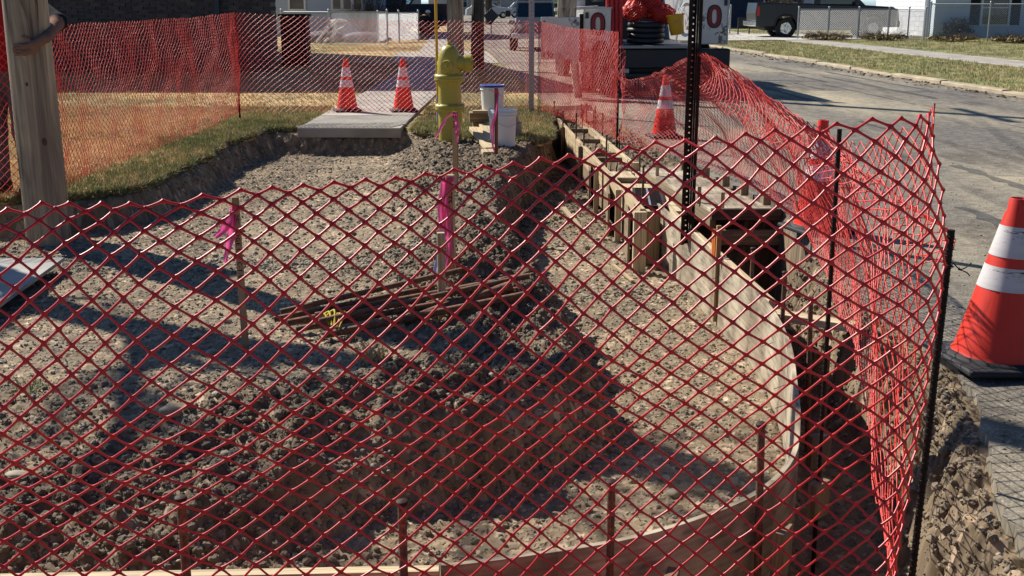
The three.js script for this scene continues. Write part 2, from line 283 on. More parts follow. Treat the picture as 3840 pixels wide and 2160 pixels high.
// driveways
struct('driveway', planUV(prism([[-3.1, -29.5], [sx(1.5, -29), -29], [sx(1.5, -36), -36], [-3.5, -35.5]], .06).translate(0, -.045, 0)), mat.concrete);
{ const o = struct('driveway', planUV(prism([[sx(9.6, -46), -43.5], [sx(13.2, -46), -44.3], [16, -46.5], [17.5, -50.5], [10.5, -53.5], [sx(13.2, -49), -51], [sx(9.6, -49), -50.5]], .06).translate(0, .037, 0)), mat.paleConcrete); }

// ---- stones: loose gravel and clods as ground cover, bigger cobbles one by one
function stoneGeo(s, d = 1) {
  const g = mergeVertices(new THREE.IcosahedronGeometry(1, d).deleteAttribute('uv').deleteAttribute('normal')); const P = g.attributes.position;
  for (let i = 0; i < P.count; i++) { const p = V(P.getX(i), P.getY(i), P.getZ(i)), n = 1 + .22 * noise(p.x * 1.3 + s * 7, p.y * 1.3, p.z * 1.3) + .1 * noise(p.x * 3 + s, p.y * 3 + s, p.z * 3); P.setXYZ(i, p.x * n, p.y * n * .5, p.z * n * .8); }
  g.computeVertexNormals(); return g;
}
function clodGeo(s) { const g = new THREE.IcosahedronGeometry(1, 1); g.deleteAttribute('uv'); const P = g.attributes.position; for (let i = 0; i < P.count; i++) { const x = P.getX(i), y = P.getY(i), z = P.getZ(i), n = 1 + .5 * noise(x * 1.9 + s * 5, y * 1.9, z * 1.9) + .35 * noise(x * 4.1, y * 4.1 + s, z * 4.1); P.setXYZ(i, x * n, y * n * .7, z * n * .85); } g.computeVertexNormals(); return g; }
function scatter(name, n, geo, m, place, kindLabel, cat) {
  const im = new THREE.InstancedMesh(geo, m, n), q = new THREE.Quaternion(), e = new THREE.Euler(), mx = new THREE.Matrix4(), c = new THREE.Color();
  let k = 0, guard = 0; while (k < n && guard++ < n * 6) { const s = place(); if (!s) continue; e.set(s.rx ?? rr(-.4, .4), rnd() * 6.28, s.rz ?? rr(-.4, .4)); q.setFromEuler(e); mx.compose(V(s.x, s.y, s.z), q, V(s.s, s.sy ?? s.s, s.s)); im.setMatrixAt(k, mx); c.setRGB(...s.c); im.setColorAt(k, c); k++; }
  im.count = k; im.name = numbered(name); im.castShadow = im.receiveShadow = true; im.userData = { kind: 'stuff', label: kindLabel, category: cat }; scene.add(im); return im;
}
const stoneM = M({ map: concreteMap, roughness: .85 });
const stoneTone = () => { const v = rr(.28, .75), w = rr(-.03, .03); return [v * (1.1 + w), v, v * (.82 - w)]; };
const soilTone = () => { const v = rr(.05, .12); return [v * 1.1, v, v * .84]; };
function pitSpot(near) { const D = near ? 2.7 + 5.3 * Math.pow(rnd(), .75) : rr(7.5, 13.8), z = -D, x = D > 9 ? rr(-3.1, 1.5) : rr(Math.max(-.47 * D - .4, -5), 1.9); return [x, z]; }
for (let v = 0; v < 3; v++) scatter('gravel', 20000, v ? clodGeo(v + 1) : stoneGeo(v + 1), stoneM, () => { const [x, z] = pitSpot(rnd() < .72), e = earth(x, z); if (x > roadCut(z) - .03 || x < polyAt(-z, bankL)) return null; const s = lerp(.003, .015, Math.pow(rnd(), 4)) * (z < -7.5 ? 1.6 : 1); return { x, z, y: e.h - s * .12, s, c: stoneTone() }; }, 'small stones and gravel spread over the dug earth', 'gravel');
scatter('road_grit', 5000, stoneGeo(5), stoneM, () => { const z = -rr(3.5, 14), x = roadCut(z) + Math.pow(rnd(), 2) * 4 + .05; const s = lerp(.002, .011, Math.pow(rnd(), 5)); return { x, z, y: s * .2, s, c: stoneTone() }; }, 'grit and crumbs scattered on the road beside the dig', 'grit');
for (let v = 0; v < 2; v++) scatter('soil_clods', 22000, clodGeo(v + 11), M({ map: earthMap, roughness: 1 }), () => { const [x, z] = pitSpot(rnd() < .78), e = earth(x, z); if (rnd() > e.rough * 1.1 - .25 || x > roadCut(z) - .03 || x < polyAt(-z, bankL)) return null; const s = lerp(.003, .024, Math.pow(rnd(), 5)); const q = rr(.85, 1.25) * lerp(.62, .4, e.dark); return { x, z, y: e.h + s * .1, s, c: [q, q * .89, q * .75] }; }, 'crumbled clods of dark topsoil on the spoil banks', 'soil');
{
  const cob = []; for (let v = 0; v < 5; v++) cob.push(stoneGeo(v + 31, 2));
  const cm = [[.85, .78, .64], [.65, .57, .45], [.5, .45, .37], [.75, .64, .48]].map(c => M({ map: concreteMap, c, roughness: .85 }));
  const put = (x, z, s, label, group) => { const o = obj('cobblestone', cob[Math.floor(rnd() * 5)], cm[Math.floor(rnd() * 4)]); o.scale.setScalar(s); o.rotation.set(rr(-.3, .3), rnd() * 6.28, rr(-.3, .3)); o.position.set(x, earth(x, z).h + s * .22, z); tag(o, label, 'stone', group); };
  put(-.17, -3.33, .085, 'pale boulder lying behind the near form board between two steel pins');
  put(-.27, -3.36, .045, 'small rounded stone touching the pale boulder');
  put(-.02, -8.15, .11, 'pale cobble on the trench edge beside the ribboned stake');
  put(-1.48, -4.66, .06, 'large oval cobble on the bare earth at lower left');
  put(-1.95, -4.15, .05, 'yellowish cobble at the left edge of the earth');
  put(-.55, -5.2, .075, 'grey cobble beside the grass tuft below the pipes');
  for (let k = 0; k < 80; k++) { let x, z, e; do { z = -rr(3.1, 8.2); x = rr(Math.max(.44 * z, -3), .95); e = earth(x, z); } while (e.out > .1); put(x, z, lerp(.016, .042, Math.pow(rnd(), 2)), 'rounded river cobble half sunk in the dug earth', 'cobbles in the dug earth'); } }

// ================================================================ NETS
const nearCols = [0, 2, 4, 6, 8, 10, 12, 14, 16, 18, 20, 22, 24, 26, 28, 30, 31, 32], nearRows = [0, 2, 4, 6, 8, 10, 12, 14, 16, 17];
// shape of the near sheet of netting in metres: columns from left to right, each from the top hem down
const nearNet = [
[[-1.134,1.058,-2.384],[-1.13,0.979,-2.328],[-1.143,0.864,-2.3],[-1.171,0.731,-2.3],[-1.2,0.599,-2.3],[-1.263,0.462,-2.37],[-1.325,0.341,-2.44],[-1.371,0.215,-2.475],[-1.401,0.093,-2.475],[-1.415,0.031,-2.475]],
[[-1.014,1.08,-2.415],[-1.011,1.001,-2.359],[-1.022,0.885,-2.331],[-1.047,0.753,-2.331],[-1.072,0.621,-2.331],[-1.127,0.485,-2.401],[-1.182,0.364,-2.471],[-1.223,0.238,-2.506],[-1.249,0.114,-2.506],[-1.262,0.052,-2.506]],
[[-0.901,1.071,-2.459],[-0.898,0.99,-2.403],[-0.908,0.875,-2.375],[-0.93,0.742,-2.375],[-0.951,0.609,-2.375],[-1,0.472,-2.445],[-1.047,0.348,-2.515],[-1.083,0.22,-2.55],[-1.106,0.093,-2.55],[-1.117,0.029,-2.55]],
[[-0.779,1.071,-2.505],[-0.776,0.989,-2.449],[-0.785,0.873,-2.421],[-0.803,0.739,-2.421],[-0.821,0.606,-2.421],[-0.862,0.468,-2.491],[-0.902,0.343,-2.561],[-0.932,0.213,-2.596],[-0.952,0.083,-2.596],[-0.961,0.017,-2.596]],
[[-0.618,1.084,-2.563],[-0.615,1,-2.507],[-0.621,0.884,-2.479],[-0.635,0.751,-2.479],[-0.649,0.616,-2.479],[-0.68,0.479,-2.549],[-0.71,0.353,-2.619],[-0.734,0.22,-2.654],[-0.748,0.086,-2.654],[-0.756,0.019,-2.654]],
[[-0.484,1.089,-2.609],[-0.482,1.002,-2.553],[-0.486,0.887,-2.525],[-0.496,0.753,-2.525],[-0.506,0.618,-2.525],[-0.53,0.481,-2.595],[-0.553,0.353,-2.665],[-0.57,0.218,-2.7],[-0.581,0.082,-2.7],[-0.586,0.012,-2.7]],
[[-0.346,1.093,-2.656],[-0.344,1.006,-2.6],[-0.346,0.89,-2.572],[-0.353,0.756,-2.572],[-0.359,0.621,-2.572],[-0.375,0.484,-2.642],[-0.39,0.354,-2.712],[-0.401,0.217,-2.747],[-0.408,0.078,-2.747],[-0.412,0.007,-2.747]],
[[-0.208,1.101,-2.7],[-0.206,1.012,-2.644],[-0.206,0.897,-2.616],[-0.209,0.763,-2.616],[-0.211,0.627,-2.616],[-0.219,0.49,-2.686],[-0.227,0.359,-2.756],[-0.233,0.22,-2.791],[-0.236,0.078,-2.791],[-0.237,0.005,-2.791]],
[[-0.067,1.12,-2.704],[-0.066,1.03,-2.648],[-0.066,0.915,-2.62],[-0.067,0.782,-2.62],[-0.068,0.646,-2.62],[-0.07,0.51,-2.69],[-0.073,0.38,-2.76],[-0.074,0.242,-2.795],[-0.075,0.099,-2.795],[-0.076,0.027,-2.795]],
[[0.069,1.137,-2.704],[0.068,1.048,-2.648],[0.068,0.933,-2.62],[0.069,0.8,-2.62],[0.07,0.665,-2.62],[0.073,0.53,-2.69],[0.075,0.4,-2.76],[0.077,0.263,-2.795],[0.078,0.121,-2.795],[0.078,0.049,-2.795]],
[[0.205,1.156,-2.704],[0.203,1.063,-2.648],[0.203,0.948,-2.62],[0.206,0.817,-2.62],[0.208,0.685,-2.62],[0.215,0.55,-2.69],[0.223,0.418,-2.76],[0.228,0.28,-2.795],[0.23,0.139,-2.795],[0.231,0.067,-2.795]],
[[0.343,1.175,-2.704],[0.34,1.077,-2.648],[0.342,0.962,-2.62],[0.346,0.834,-2.62],[0.349,0.706,-2.62],[0.36,0.571,-2.69],[0.372,0.435,-2.76],[0.379,0.295,-2.795],[0.382,0.155,-2.795],[0.383,0.084,-2.795]],
[[0.471,1.196,-2.64],[0.476,1.09,-2.62],[0.484,0.971,-2.62],[0.49,0.846,-2.62],[0.493,0.721,-2.62],[0.508,0.586,-2.69],[0.522,0.447,-2.76],[0.531,0.305,-2.795],[0.533,0.165,-2.795],[0.534,0.094,-2.795]],
[[0.61,1.21,-2.64],[0.619,1.099,-2.62],[0.631,0.98,-2.62],[0.638,0.857,-2.62],[0.641,0.737,-2.62],[0.658,0.602,-2.69],[0.675,0.458,-2.76],[0.684,0.314,-2.795],[0.684,0.176,-2.795],[0.684,0.105,-2.795]],
[[0.753,1.229,-2.64],[0.768,1.112,-2.62],[0.786,0.993,-2.62],[0.795,0.874,-2.62],[0.796,0.758,-2.62],[0.806,0.631,-2.664],[0.816,0.495,-2.707],[0.82,0.356,-2.729],[0.818,0.222,-2.729],[0.816,0.154,-2.729]],
[[0.906,1.241,-2.655],[0.928,1.122,-2.635],[0.952,1.003,-2.635],[0.963,0.884,-2.635],[0.962,0.769,-2.635],[0.955,0.655,-2.635],[0.948,0.536,-2.635],[0.942,0.409,-2.635],[0.935,0.28,-2.635],[0.932,0.214,-2.635]],
[[0.963,1.242,-2.69],[0.987,1.122,-2.67],[1.014,1.001,-2.67],[1.026,0.881,-2.67],[1.023,0.764,-2.67],[1.015,0.649,-2.67],[1.007,0.528,-2.67],[0.998,0.4,-2.67],[0.99,0.269,-2.67],[0.986,0.203,-2.67]],
[[1.003,1.241,-2.75],[1.029,1.118,-2.73],[1.057,0.995,-2.73],[1.07,0.872,-2.73],[1.067,0.753,-2.73],[1.058,0.635,-2.73],[1.049,0.512,-2.73],[1.04,0.381,-2.73],[1.03,0.247,-2.73],[1.026,0.179,-2.73]]];
function crom(a, b, c, d, t) { return .5 * (2 * b + (c - a) * t + (2 * a - 5 * b + 4 * c - d) * t * t + (3 * b - a - 3 * c + d) * t * t * t); }
function spline1(xs, ys, x) { // smooth curve through points of numbers or triples
  let i = 1; while (i < xs.length - 1 && x > xs[i]) i++;
  const t = (x - xs[i - 1]) / (xs[i] - xs[i - 1]), g = k => ys[clamp(k, 0, ys.length - 1)];
  const f = (a, b, c, d) => t < 0 || t > 1 ? b + (c - b) * t : crom(a, b, c, d, t);
  const A = g(i - 2), B = g(i - 1), C = g(i), D_ = g(i + 1);
  return Array.isArray(A) ? A.map((_, k) => f(A[k], B[k], C[k], D_[k])) : f(A, B, C, D_);
}
// diamond lattice over a surface; one mesh of joined strands
function netGeo(fn, nu, nv, { r = .003, knot = .5, seg = 4, sides = 5, jitter = 0, flat = 1 }) {
  const P = [], N = [], I = []; let base = 0;
  const node = (i, j) => { const p = fn(i / 2, j / 2); if (jitter) { const q = 1.7; p[0] += jitter * noise(i * q, j * q, 1); p[1] += jitter * noise(i * q, j * q, 2); p[2] += jitter * noise(i * q, j * q, 3); } return p; };
  const a = V(), b = V(), d = V(), s = V(), u = V(), p = V();
  for (let j = 0; j < 2 * nv; j++) for (let i = (j & 1); i <= 2 * nu; i += 2) for (const k of [-1, 1]) {
    if (i + k < 0 || i + k > 2 * nu) continue;
    const A = node(i, j), B = node(i + k, j + 1); a.set(...A); b.set(...B); d.copy(b).sub(a).normalize(); u.set(0, 0, 1); if (Math.abs(d.z) > .9) u.set(1, 0, 0); s.crossVectors(d, u).normalize(); u.crossVectors(s, d);
    for (let q = 0; q <= seg; q++) {
      const t = q / seg, w = r * (1 - knot * .35 + knot * Math.pow(Math.abs(2 * t - 1), 4)); p.lerpVectors(a, b, t);
      for (let m = 0; m < sides; m++) { const an = m / sides * 6.2832, c = Math.cos(an), e = Math.sin(an); P.push(p.x + (s.x * c + u.x * e * flat) * w, p.y + (s.y * c + u.y * e * flat) * w, p.z + (s.z * c + u.z * e * flat) * w); N.push(s.x * c + u.x * e, s.y * c + u.y * e, s.z * c + u.z * e); }
    }
    for (let q = 0; q < seg; q++) for (let m = 0; m < sides; m++) { const x = base + q * sides + m, y = base + q * sides + (m + 1) % sides; I.push(x, x + sides, y, y, x + sides, y + sides); }
    base += (seg + 1) * sides;
  }
  const g = new THREE.BufferGeometry(); g.setAttribute('position', new THREE.Float32BufferAttribute(P, 3)); g.setAttribute('normal', new THREE.Float32BufferAttribute(N, 3)); g.setIndex(I); return g;
}
{ const rowsOf = nearNet.map(col => v => spline1(nearRows, col, v));
  const fn = (u, v) => { const c = u - 4; return spline1(nearCols, rowsOf.map(f => f(v)), c); };
  tag(obj('safety_net', netGeo(fn, 36, 21, { r: .0041, knot: .75, seg: 6, sides: 6, jitter: .006 }), mat.net), 'red diamond mesh safety netting stretched across the foreground', 'safety net', 'red safety netting round the dig'); }
// a run of netting: stations [length along, x, z, bottom y, top y]; belly pushes it sideways between
function netRun(st, rows, cell, o, label) {
  let L = 0; const s = [0]; for (let i = 1; i < st.length; i++) { L += Math.hypot(st[i][0] - st[i - 1][0], st[i][1] - st[i - 1][1]); s.push(L); }
  const n = Math.round(L / cell), bel = o.belly ?? 0;
  const fn = (u, v) => { const q = spline1(s, st, u / n * L), t = v / rows, w = o.warp ? o.warp(u / n, t) : 0; const b = bel * Math.sin(Math.PI * t) * (o.fade ? 1 - sstep(.8, .97, u / n) : 1) * (1 + .6 * noise(u * .13, v * .2, 4)) + .03 * noise(u * .22, v * .25, 9); return [q[0] + (q[4] ?? 0) * t + b * (o.bx ?? 1), lerp(q[3], q[2], t + w) + .012 * noise(u * .4, v * .3, 6), q[1] + b * (o.bz ?? 0)]; };
  return tag(obj('safety_net', netGeo(fn, n, rows, o), o.m ?? mat.netFar), label, 'safety net', 'red safety netting round the dig');
}
netRun([[-5.2, -8.5, .03, 1.32], [-4.4, -8.62, .03, 1.32], [-3.9, -8.8, .03, 1.33], [-3.72, -9.2, .02, 1.33], [-3.74, -11, .02, 1.32], [-3.66, -13.2, .02, 1.33], [-3.57, -14.97, .1, 1.37]], 19, .072, { r: .0026, seg: 2, sides: 4, knot: .4, jitter: .006, belly: .05 }, 'red netting along the lawn from the utility pole to the thin steel stake');
netRun([[-3.57, -14.97, .1, 1.37], [-2.5, -15.2, .08, 1.31], [-1.5, -15.45, .06, 1.27], [-.5, -15.8, .05, 1.25], [.1, -16.15, .04, 1.25], [.24, -16.3, .03, 1.25], [.36, -16.1, .03, 1.24], [.75, -14.5, .03, 1.19], [.95, -13.4, .05, 1.19], [1.136, -12.3, .06, 1.19]], 19, .072, { r: .0026, seg: 2, sides: 4, knot: .4, jitter: .006, belly: .03, bx: 0, bz: 1 }, 'red netting across the footpath behind the yellow hydrant');
netRun([[1.136,-12.3,.06,1.19,0],[1.05,-12.1,.06,.86,.1],[1.13,-11.8,.05,.75,.15],[1.25,-11,.04,.8,.35],[1.28,-9.6,.04,.97,.62],[1.25,-7.75,.03,1.17,.72],[1.27,-6.6,.02,1.12,.55],[1.24,-5.4,.0,1.05,.38],[1.15,-4.4,0,1.05,.28],[1.1,-3.7,-.02,1.06,.15],[1.07,-3.2,-.05,1.14,.06],[1.05,-2.9,-.08,1.22,0],[1.03,-2.76,-.1,1.26,0]], 18, .085, { r: .0019, seg: 2, sides: 4, knot: .4, jitter: .005, belly: .1, fade: true, bx: 1, warp: (u, t) => -.05 * Math.sin(Math.PI * t * 2) * sstep(.45, .7, u) }, 'crumpled red netting sagging along the road from the sign post');
// loose folds of netting bunched round the sign post and the tie on the near stake
netRun([[1.25, -7.75, .95, 1.17], [1.27, -6.6, .86, 1.1], [1.22, -5.4, .86, 1.04], [1.13, -4.4, .9, 1.03], [1.08, -3.6, .9, 1.0], [1.07, -2.8, .84, .95]], 4, .09, { r: .0018, seg: 2, sides: 4, knot: .4, jitter: .012, belly: .06 }, 'folded upper hem of red netting tied to the near ribbed stake');

// ---- stakes that carry the netting
function rebarGeo(a, b, r) { const g = [rod(a, b, r, r, 8)], A = V(...a), B = V(...b), L = A.distanceTo(B), n = Math.min(90, Math.floor(L / .014)); const d = B.clone().sub(A).normalize(), q = new THREE.Quaternion().setFromUnitVectors(V(0, 0, 1), d); for (let i = 1; i < n; i++) { const p = A.clone().lerp(B, i / n); g.push(new THREE.TorusGeometry(r * 1.02, r * .16, 3, 8).applyQuaternion(q).translate(p.x, p.y, p.z)); } return g; }
tag(obj('ribbed_steel_stake', rebarGeo([1.055, -.5, -2.74], [1.084, .955, -2.75], .0095), mat.steelDark), 'thick ribbed steel stake holding the near netting at right', 'steel stake');
tag(obj('ribbed_steel_stake', rebarGeo([1.085, -.52, -3.72], [1.064, 1.1, -3.7], .008), mat.steelDark), 'thin ribbed steel stake standing in the trench behind the near netting', 'steel stake');
tag(obj('tie_wire', [tube([[1.09, .862, -2.74], [1.1, .868, -2.76], [1.115, .855, -2.75], [1.13, .86, -2.75], [1.142, .872, -2.75]], .0016, 20, 5), tube([[1.07, .866, -2.735], [1.08, .87, -2.728], [1.093, .864, -2.738], [1.094, .86, -2.757], [1.08, .862, -2.765], [1.07, .866, -2.75]], .0016, 24, 5), tube([[1.11, .855, -2.75], [1.13, .848, -2.745], [1.137, .84, -2.74]], .0014, 10, 4)], mat.steelDark), 'twisted tie wire on the near ribbed stake', 'wire');
tag(obj('steel_fence_stake', [rod([-3.566, -.1, -14.97], [-3.56, 1.36, -14.97], .011), rod([-3.566, .02, -14.97], [-3.566, .06, -14.97], .016)], mat.steelDark), 'thin dark steel stake at the corner of the netting on the lawn', 'steel stake');
tag(obj('steel_fence_stake', [rod([1.136, -.1, -12.3], [1.138, .86, -12.3], .012), rod([1.138, .86, -12.3], [1.136, 1.2, -12.3], .01)], mat.steelDark), 'thin dark steel stake where the netting sags near the truck', 'steel stake');
{ const t = thing('steel_post', 'tall grey galvanised post behind the white buckets', 'post', [.27, 0, -16.12]);
  obj('channel', [bx(.07, 2.5, .008, 0, 1.2, 0), bx(.008, 2.5, .045, -.033, 1.2, .02), bx(.008, 2.5, .045, .033, 1.2, .02)], mat.galv, t);
  for (let i = 0; i < 40; i++) obj('hole', new THREE.CylinderGeometry(.006, .006, .012, 8).rotateX(Math.PI / 2).translate(0, .1 + i * .058, .0), mat.black, t); }
{ // perforated channel sign post: two flanges and a punched web
  const t = thing('sign_post', 'dark brown perforated steel sign post rising from the curb forms', 'sign post', [1.225, -.15, -7.8], .28);
  const w = new THREE.Shape([[-.022, 0], [.022, 0], [.022, 3.2], [-.022, 3.2]].map(p => new THREE.Vector2(...p))); for (let i = 0; i < 78; i++) { const h = new THREE.Path(); h.absarc(0, .05 + i * .0405, .0062, 0, 6.2832, true); w.holes.push(h); }
  obj('web', new THREE.ExtrudeGeometry(w, { depth: .004, bevelEnabled: false, curveSegments: 8 }).translate(0, 0, -.03), mat.steelDark, t);
  for (const s of [-1, 1]) { obj('side_wall', bx(.004, 3.2, .034, s * .0245, 1.6, -.012, s * -.12), mat.steelDark, t); obj('flange', bx(.024, 3.2, .004, s * .038, 1.6, .006), mat.steelDark, t); } }

// ================================================================ UTILITY POLES AND WIRES
function woodPole(x, z, y0, h, r0, r1, label) { const t = thing('utility_pole', label, 'pole', [x, y0, z]); const g = new THREE.CylinderGeometry(r1, r0, h, 28, 40).translate(0, h / 2, 0), P = g.attributes.position; for (let i = 0; i < P.count; i++) { const a = Math.atan2(P.getZ(i), P.getX(i)), k = 1 + .02 * noise(Math.cos(a) * 2, Math.sin(a) * 2, P.getY(i) * .8 + x) + .006 * noise(Math.cos(a) * 9, Math.sin(a) * 9, P.getY(i) * .6); P.setX(i, P.getX(i) * k); P.setZ(i, P.getZ(i) * k); } const U = g.attributes.uv; for (let i = 0; i < U.count; i++) U.setXY(i, U.getX(i), U.getY(i) * h * .5); g.computeVertexNormals(); obj('shaft', g, mat.pole, t); return t; }
{ const t = woodPole(-3.545, -8.52, -.5, 9.5, .166, .12, 'weathered wooden utility pole at the left edge of the dig');
  const k = []; for (const [a, y, s] of [[.95, 1.0, .04], [1.45, 1.42, .02]]) { const r = .16; k.push(stoneGeo(a * 9, 1).toNonIndexed().scale(s * .5, s * 1.5, s * .35).rotateY(Math.PI / 2 - a).translate(Math.cos(a) * r, y, Math.sin(a) * r)); } for (const q of k) obj('knot', q, mat.darkWood, t);
  obj('crossarm', bx(2.4, .11, .09, 0, 8.6, .14), mat.oldWood, t); }
{ const t = woodPole(-1.08, -22.2, -.3, 9, .165, .12, 'brown wooden utility pole behind the yellow hydrant'); obj('crossarm', bx(.1, .11, 2, .14, 8.4, 0), mat.oldWood, t); }
woodPole(12.6, -7.6, -.3, 9, .16, .12, 'wooden utility pole across the road outside the right edge');
tag(obj('overhead_wire', tube([[-1.0, 7.2, -22.1], [3, 6.95, -18.2], [6, 6.9, -14.8], [9.5, 7, -11], [12.5, 7.2, -7.7]], .03, 60, 6), mat.black), 'thick black cable strung above the road out of view', 'cable');
tag(obj('overhead_wire', tube([[-1.0, 7.9, -22.1], [4, 7.6, -17.2], [12.5, 7.9, -7.7]], .012, 60, 6), mat.black), 'thin black cable strung above the thick one', 'cable');
tag(obj('overhead_wire', tube([[-3.6, 8.05, -8.5], [-2.4, 7.7, -15], [-1.08, 8.05, -22.1]], .014, 60, 6), mat.black), 'black cable running between the two wooden poles', 'cable');

// ================================================================ CURB FORMS
function ribbonWall(pts, y0, y1, th, n = 60) { // upright sheet following a plan curve; uv in metres
  const c = new THREE.CatmullRomCurve3(pts.map(p => V(p[0], 0, p[1])), false, 'centripetal'), L = c.getLength(), P = [], U = [], I = [];
  for (let i = 0; i <= n; i++) { const p = c.getPointAt(i / n), t = c.getTangentAt(i / n), nx = -t.z * th / 2, nz = t.x * th / 2, u = i / n * L;
    const y0i = Array.isArray(y0) ? lerp(y0[0], y0[1], i / n) : y0;
    for (const [s, y] of [[1, y0i], [1, y1], [1, y1], [-1, y1], [-1, y1], [-1, y0i], [-1, y0i], [1, y0i]]) { P.push(p.x + nx * s, y, p.z + nz * s); U.push(y + s * .01 + .5, u); } }
  for (let i = 0; i < n; i++) for (let k = 0; k < 8; k += 2) { const a = i * 8 + k, b = a + 8; I.push(a, b, a + 1, a + 1, b, b + 1); }
  for (const e of [0, n]) { const a = e * 8; I.push(a, a + 1, a + 3, a, a + 3, a + 5); }
  const g = new THREE.BufferGeometry(); g.setAttribute('position', new THREE.Float32BufferAttribute(P, 3)); g.setAttribute('uv', new THREE.Float32BufferAttribute(U, 2)); g.setIndex(I); g.computeVertexNormals(); return g;
}
const curve = [[1.16, -8.9], [1.2, -8.4], [1.29, -7.2], [1.357, -5.89], [1.305, -5.15], [1.197, -4.56], [1.094, -4.085], [.97, -3.69], [.772, -3.4], [.384, -3.12], [.023, -2.99], [-.2, -2.93]];
{ const t = thing('curved_curb_form', 'curved plywood curb form sweeping round the corner of the dig', 'curb form');
  obj('plywood_sheet', ribbonWall(curve, -.52, -.05, .018, 90), mat.ply, t);
  obj('top_rail', beam([1.225, -.068, -8.55], [1.39, -.068, -5.86], .038, .05, .003), mat.wood, t);
  obj('splice_board', beam([1.245, -.3, -8.3], [1.405, -.3, -5.8], .036, .14, .003), mat.oldWood, t);
  for (const [x, z, a] of [[1.15, -4.17, .35], [1.03, -3.72, .75], [.82, -3.36, 1.05], [.42, -3.06, 1.25]]) obj('wooden_kicker', bx(.09, .13, .038, x + .05, -.2, z + .02, a, 0, 0, .003), mat.oldWood, t);
  const st = []; for (const [x, z] of [[1.335, -5.5], [1.28, -5.05], [1.25, -4.85], [1.2, -4.6], [1.33, -6.4], [1.3, -6.9]]) st.push(rod([x - .014, -.17, z], [x - .075, -.185, z + .02], .0018, .0018, 4)); for (const q of st) obj('nail', q, mat.steelDark, t); }
tag(obj('form_board', beam([-2.3, -.14, -2.83], [-.205, -.14, -2.915], .04, .18, .003), mat.wood), 'pale straight form board along the bottom left of the picture', 'form board');
{ const t = thing('back_curb_form', 'long wooden curb form running back along the trench from the two light posts', 'curb form');
  const lx = z => lerp(.634, 1.012, (z + 15.74) / 7.09);
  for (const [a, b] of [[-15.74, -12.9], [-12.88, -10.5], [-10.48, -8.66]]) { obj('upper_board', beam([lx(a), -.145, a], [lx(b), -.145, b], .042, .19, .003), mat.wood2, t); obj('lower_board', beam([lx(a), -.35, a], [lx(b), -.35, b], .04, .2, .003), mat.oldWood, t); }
  for (const z of [-14.6, -12.6]) obj('batten', bx(.04, .5, .09, lx(z) - .045, -.3, z, -.06, 0, 0, .003), mat.oldWood, t); }
{ const t = thing('front_curb_form', 'wooden curb form on the road side with spacer blocks between the boards', 'curb form');
  const lx = z => lerp(.888, 1.178, (z + 15.6) / 4.55);
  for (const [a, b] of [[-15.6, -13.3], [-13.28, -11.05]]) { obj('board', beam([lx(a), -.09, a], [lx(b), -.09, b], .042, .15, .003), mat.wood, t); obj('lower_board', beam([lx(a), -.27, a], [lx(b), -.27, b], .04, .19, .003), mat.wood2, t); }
  for (const z of [-15.5, -14.3, -13.2, -12.0, -11.6, -10.2]) { const a = lerp(.634, 1.012, (z + 15.74) / 7.09) + .02, b = lx(z) - .02; obj('spacer', beam([a, -.065, z], [b, -.065, z + .02], .05, .05, .003), mat.oldWood, t); }
  obj('end_block', bx(.1, .16, .05, 1.2, -.09, -10.98, 0, 0, 0, .003), mat.wood, t); }
const upright = (x, z, y0, y1, w, d, m, ry, label) => tag(obj('wooden_post', bx(w, y1 - y0, d, x, (y0 + y1) / 2, z, ry, 0, 0, .004), m), label, 'wooden post');
upright(.965, -8.42, -.53, -.03, .098, .05, mat.wood, .05, 'pale squared timber post standing nearest at the end of the back form');
upright(.905, -9.55, -.53, -.04, .05, .09, mat.wood2, -.06, 'timber post halfway along the trench side of the back form');
upright(.815, -10.9, -.52, -.03, .045, .09, mat.wood2, -.06, 'timber post farther along the trench side of the back form');
for (const [i, s] of [[0, -8.95], [1, -10.1], [2, -11.5]].entries()) { const z = s[1], x = lerp(.634, 1.012, (z + 15.74) / 7.09) - .07; tag(obj('plywood_offcut', bx(.018, .4, .62, x, -.32, z, -.06, 0, 0, .002), mat.oldWood), ['grey plywood panel hung beside the nearest post', 'grey plywood panel between the timber posts of the back form', 'grey plywood panel behind the farthest timber post'][i], 'plywood panel'); }
tag(obj('plywood_stop', [bx(.1, .42, .02, 1.1, -.28, -8.66, .1, 0, 0, .003)], mat.oldWood), 'short plywood stop closing the forms beside the pale post', 'plywood panel');
tag(obj('wood_strip', beam([.47, -.33, -10.3], [.62, -.47, -9.9], .05, .012), mat.wood), 'pale strip of wood leaning in the dark trench', 'wood strip');
tag(obj('wood_strip', beam([.78, -.46, -8.5], [.88, -.475, -8.05], .025, .012), mat.wood2), 'thin wood strip lying on the trench floor by the pale post', 'wood strip');
tag(obj('brace_board', beam([1.37, -.085, -5.72], [1.72, -.075, -5.45], .09, .04, .003), mat.wood), 'short pale brace board between the curved form and the road cut', 'brace');

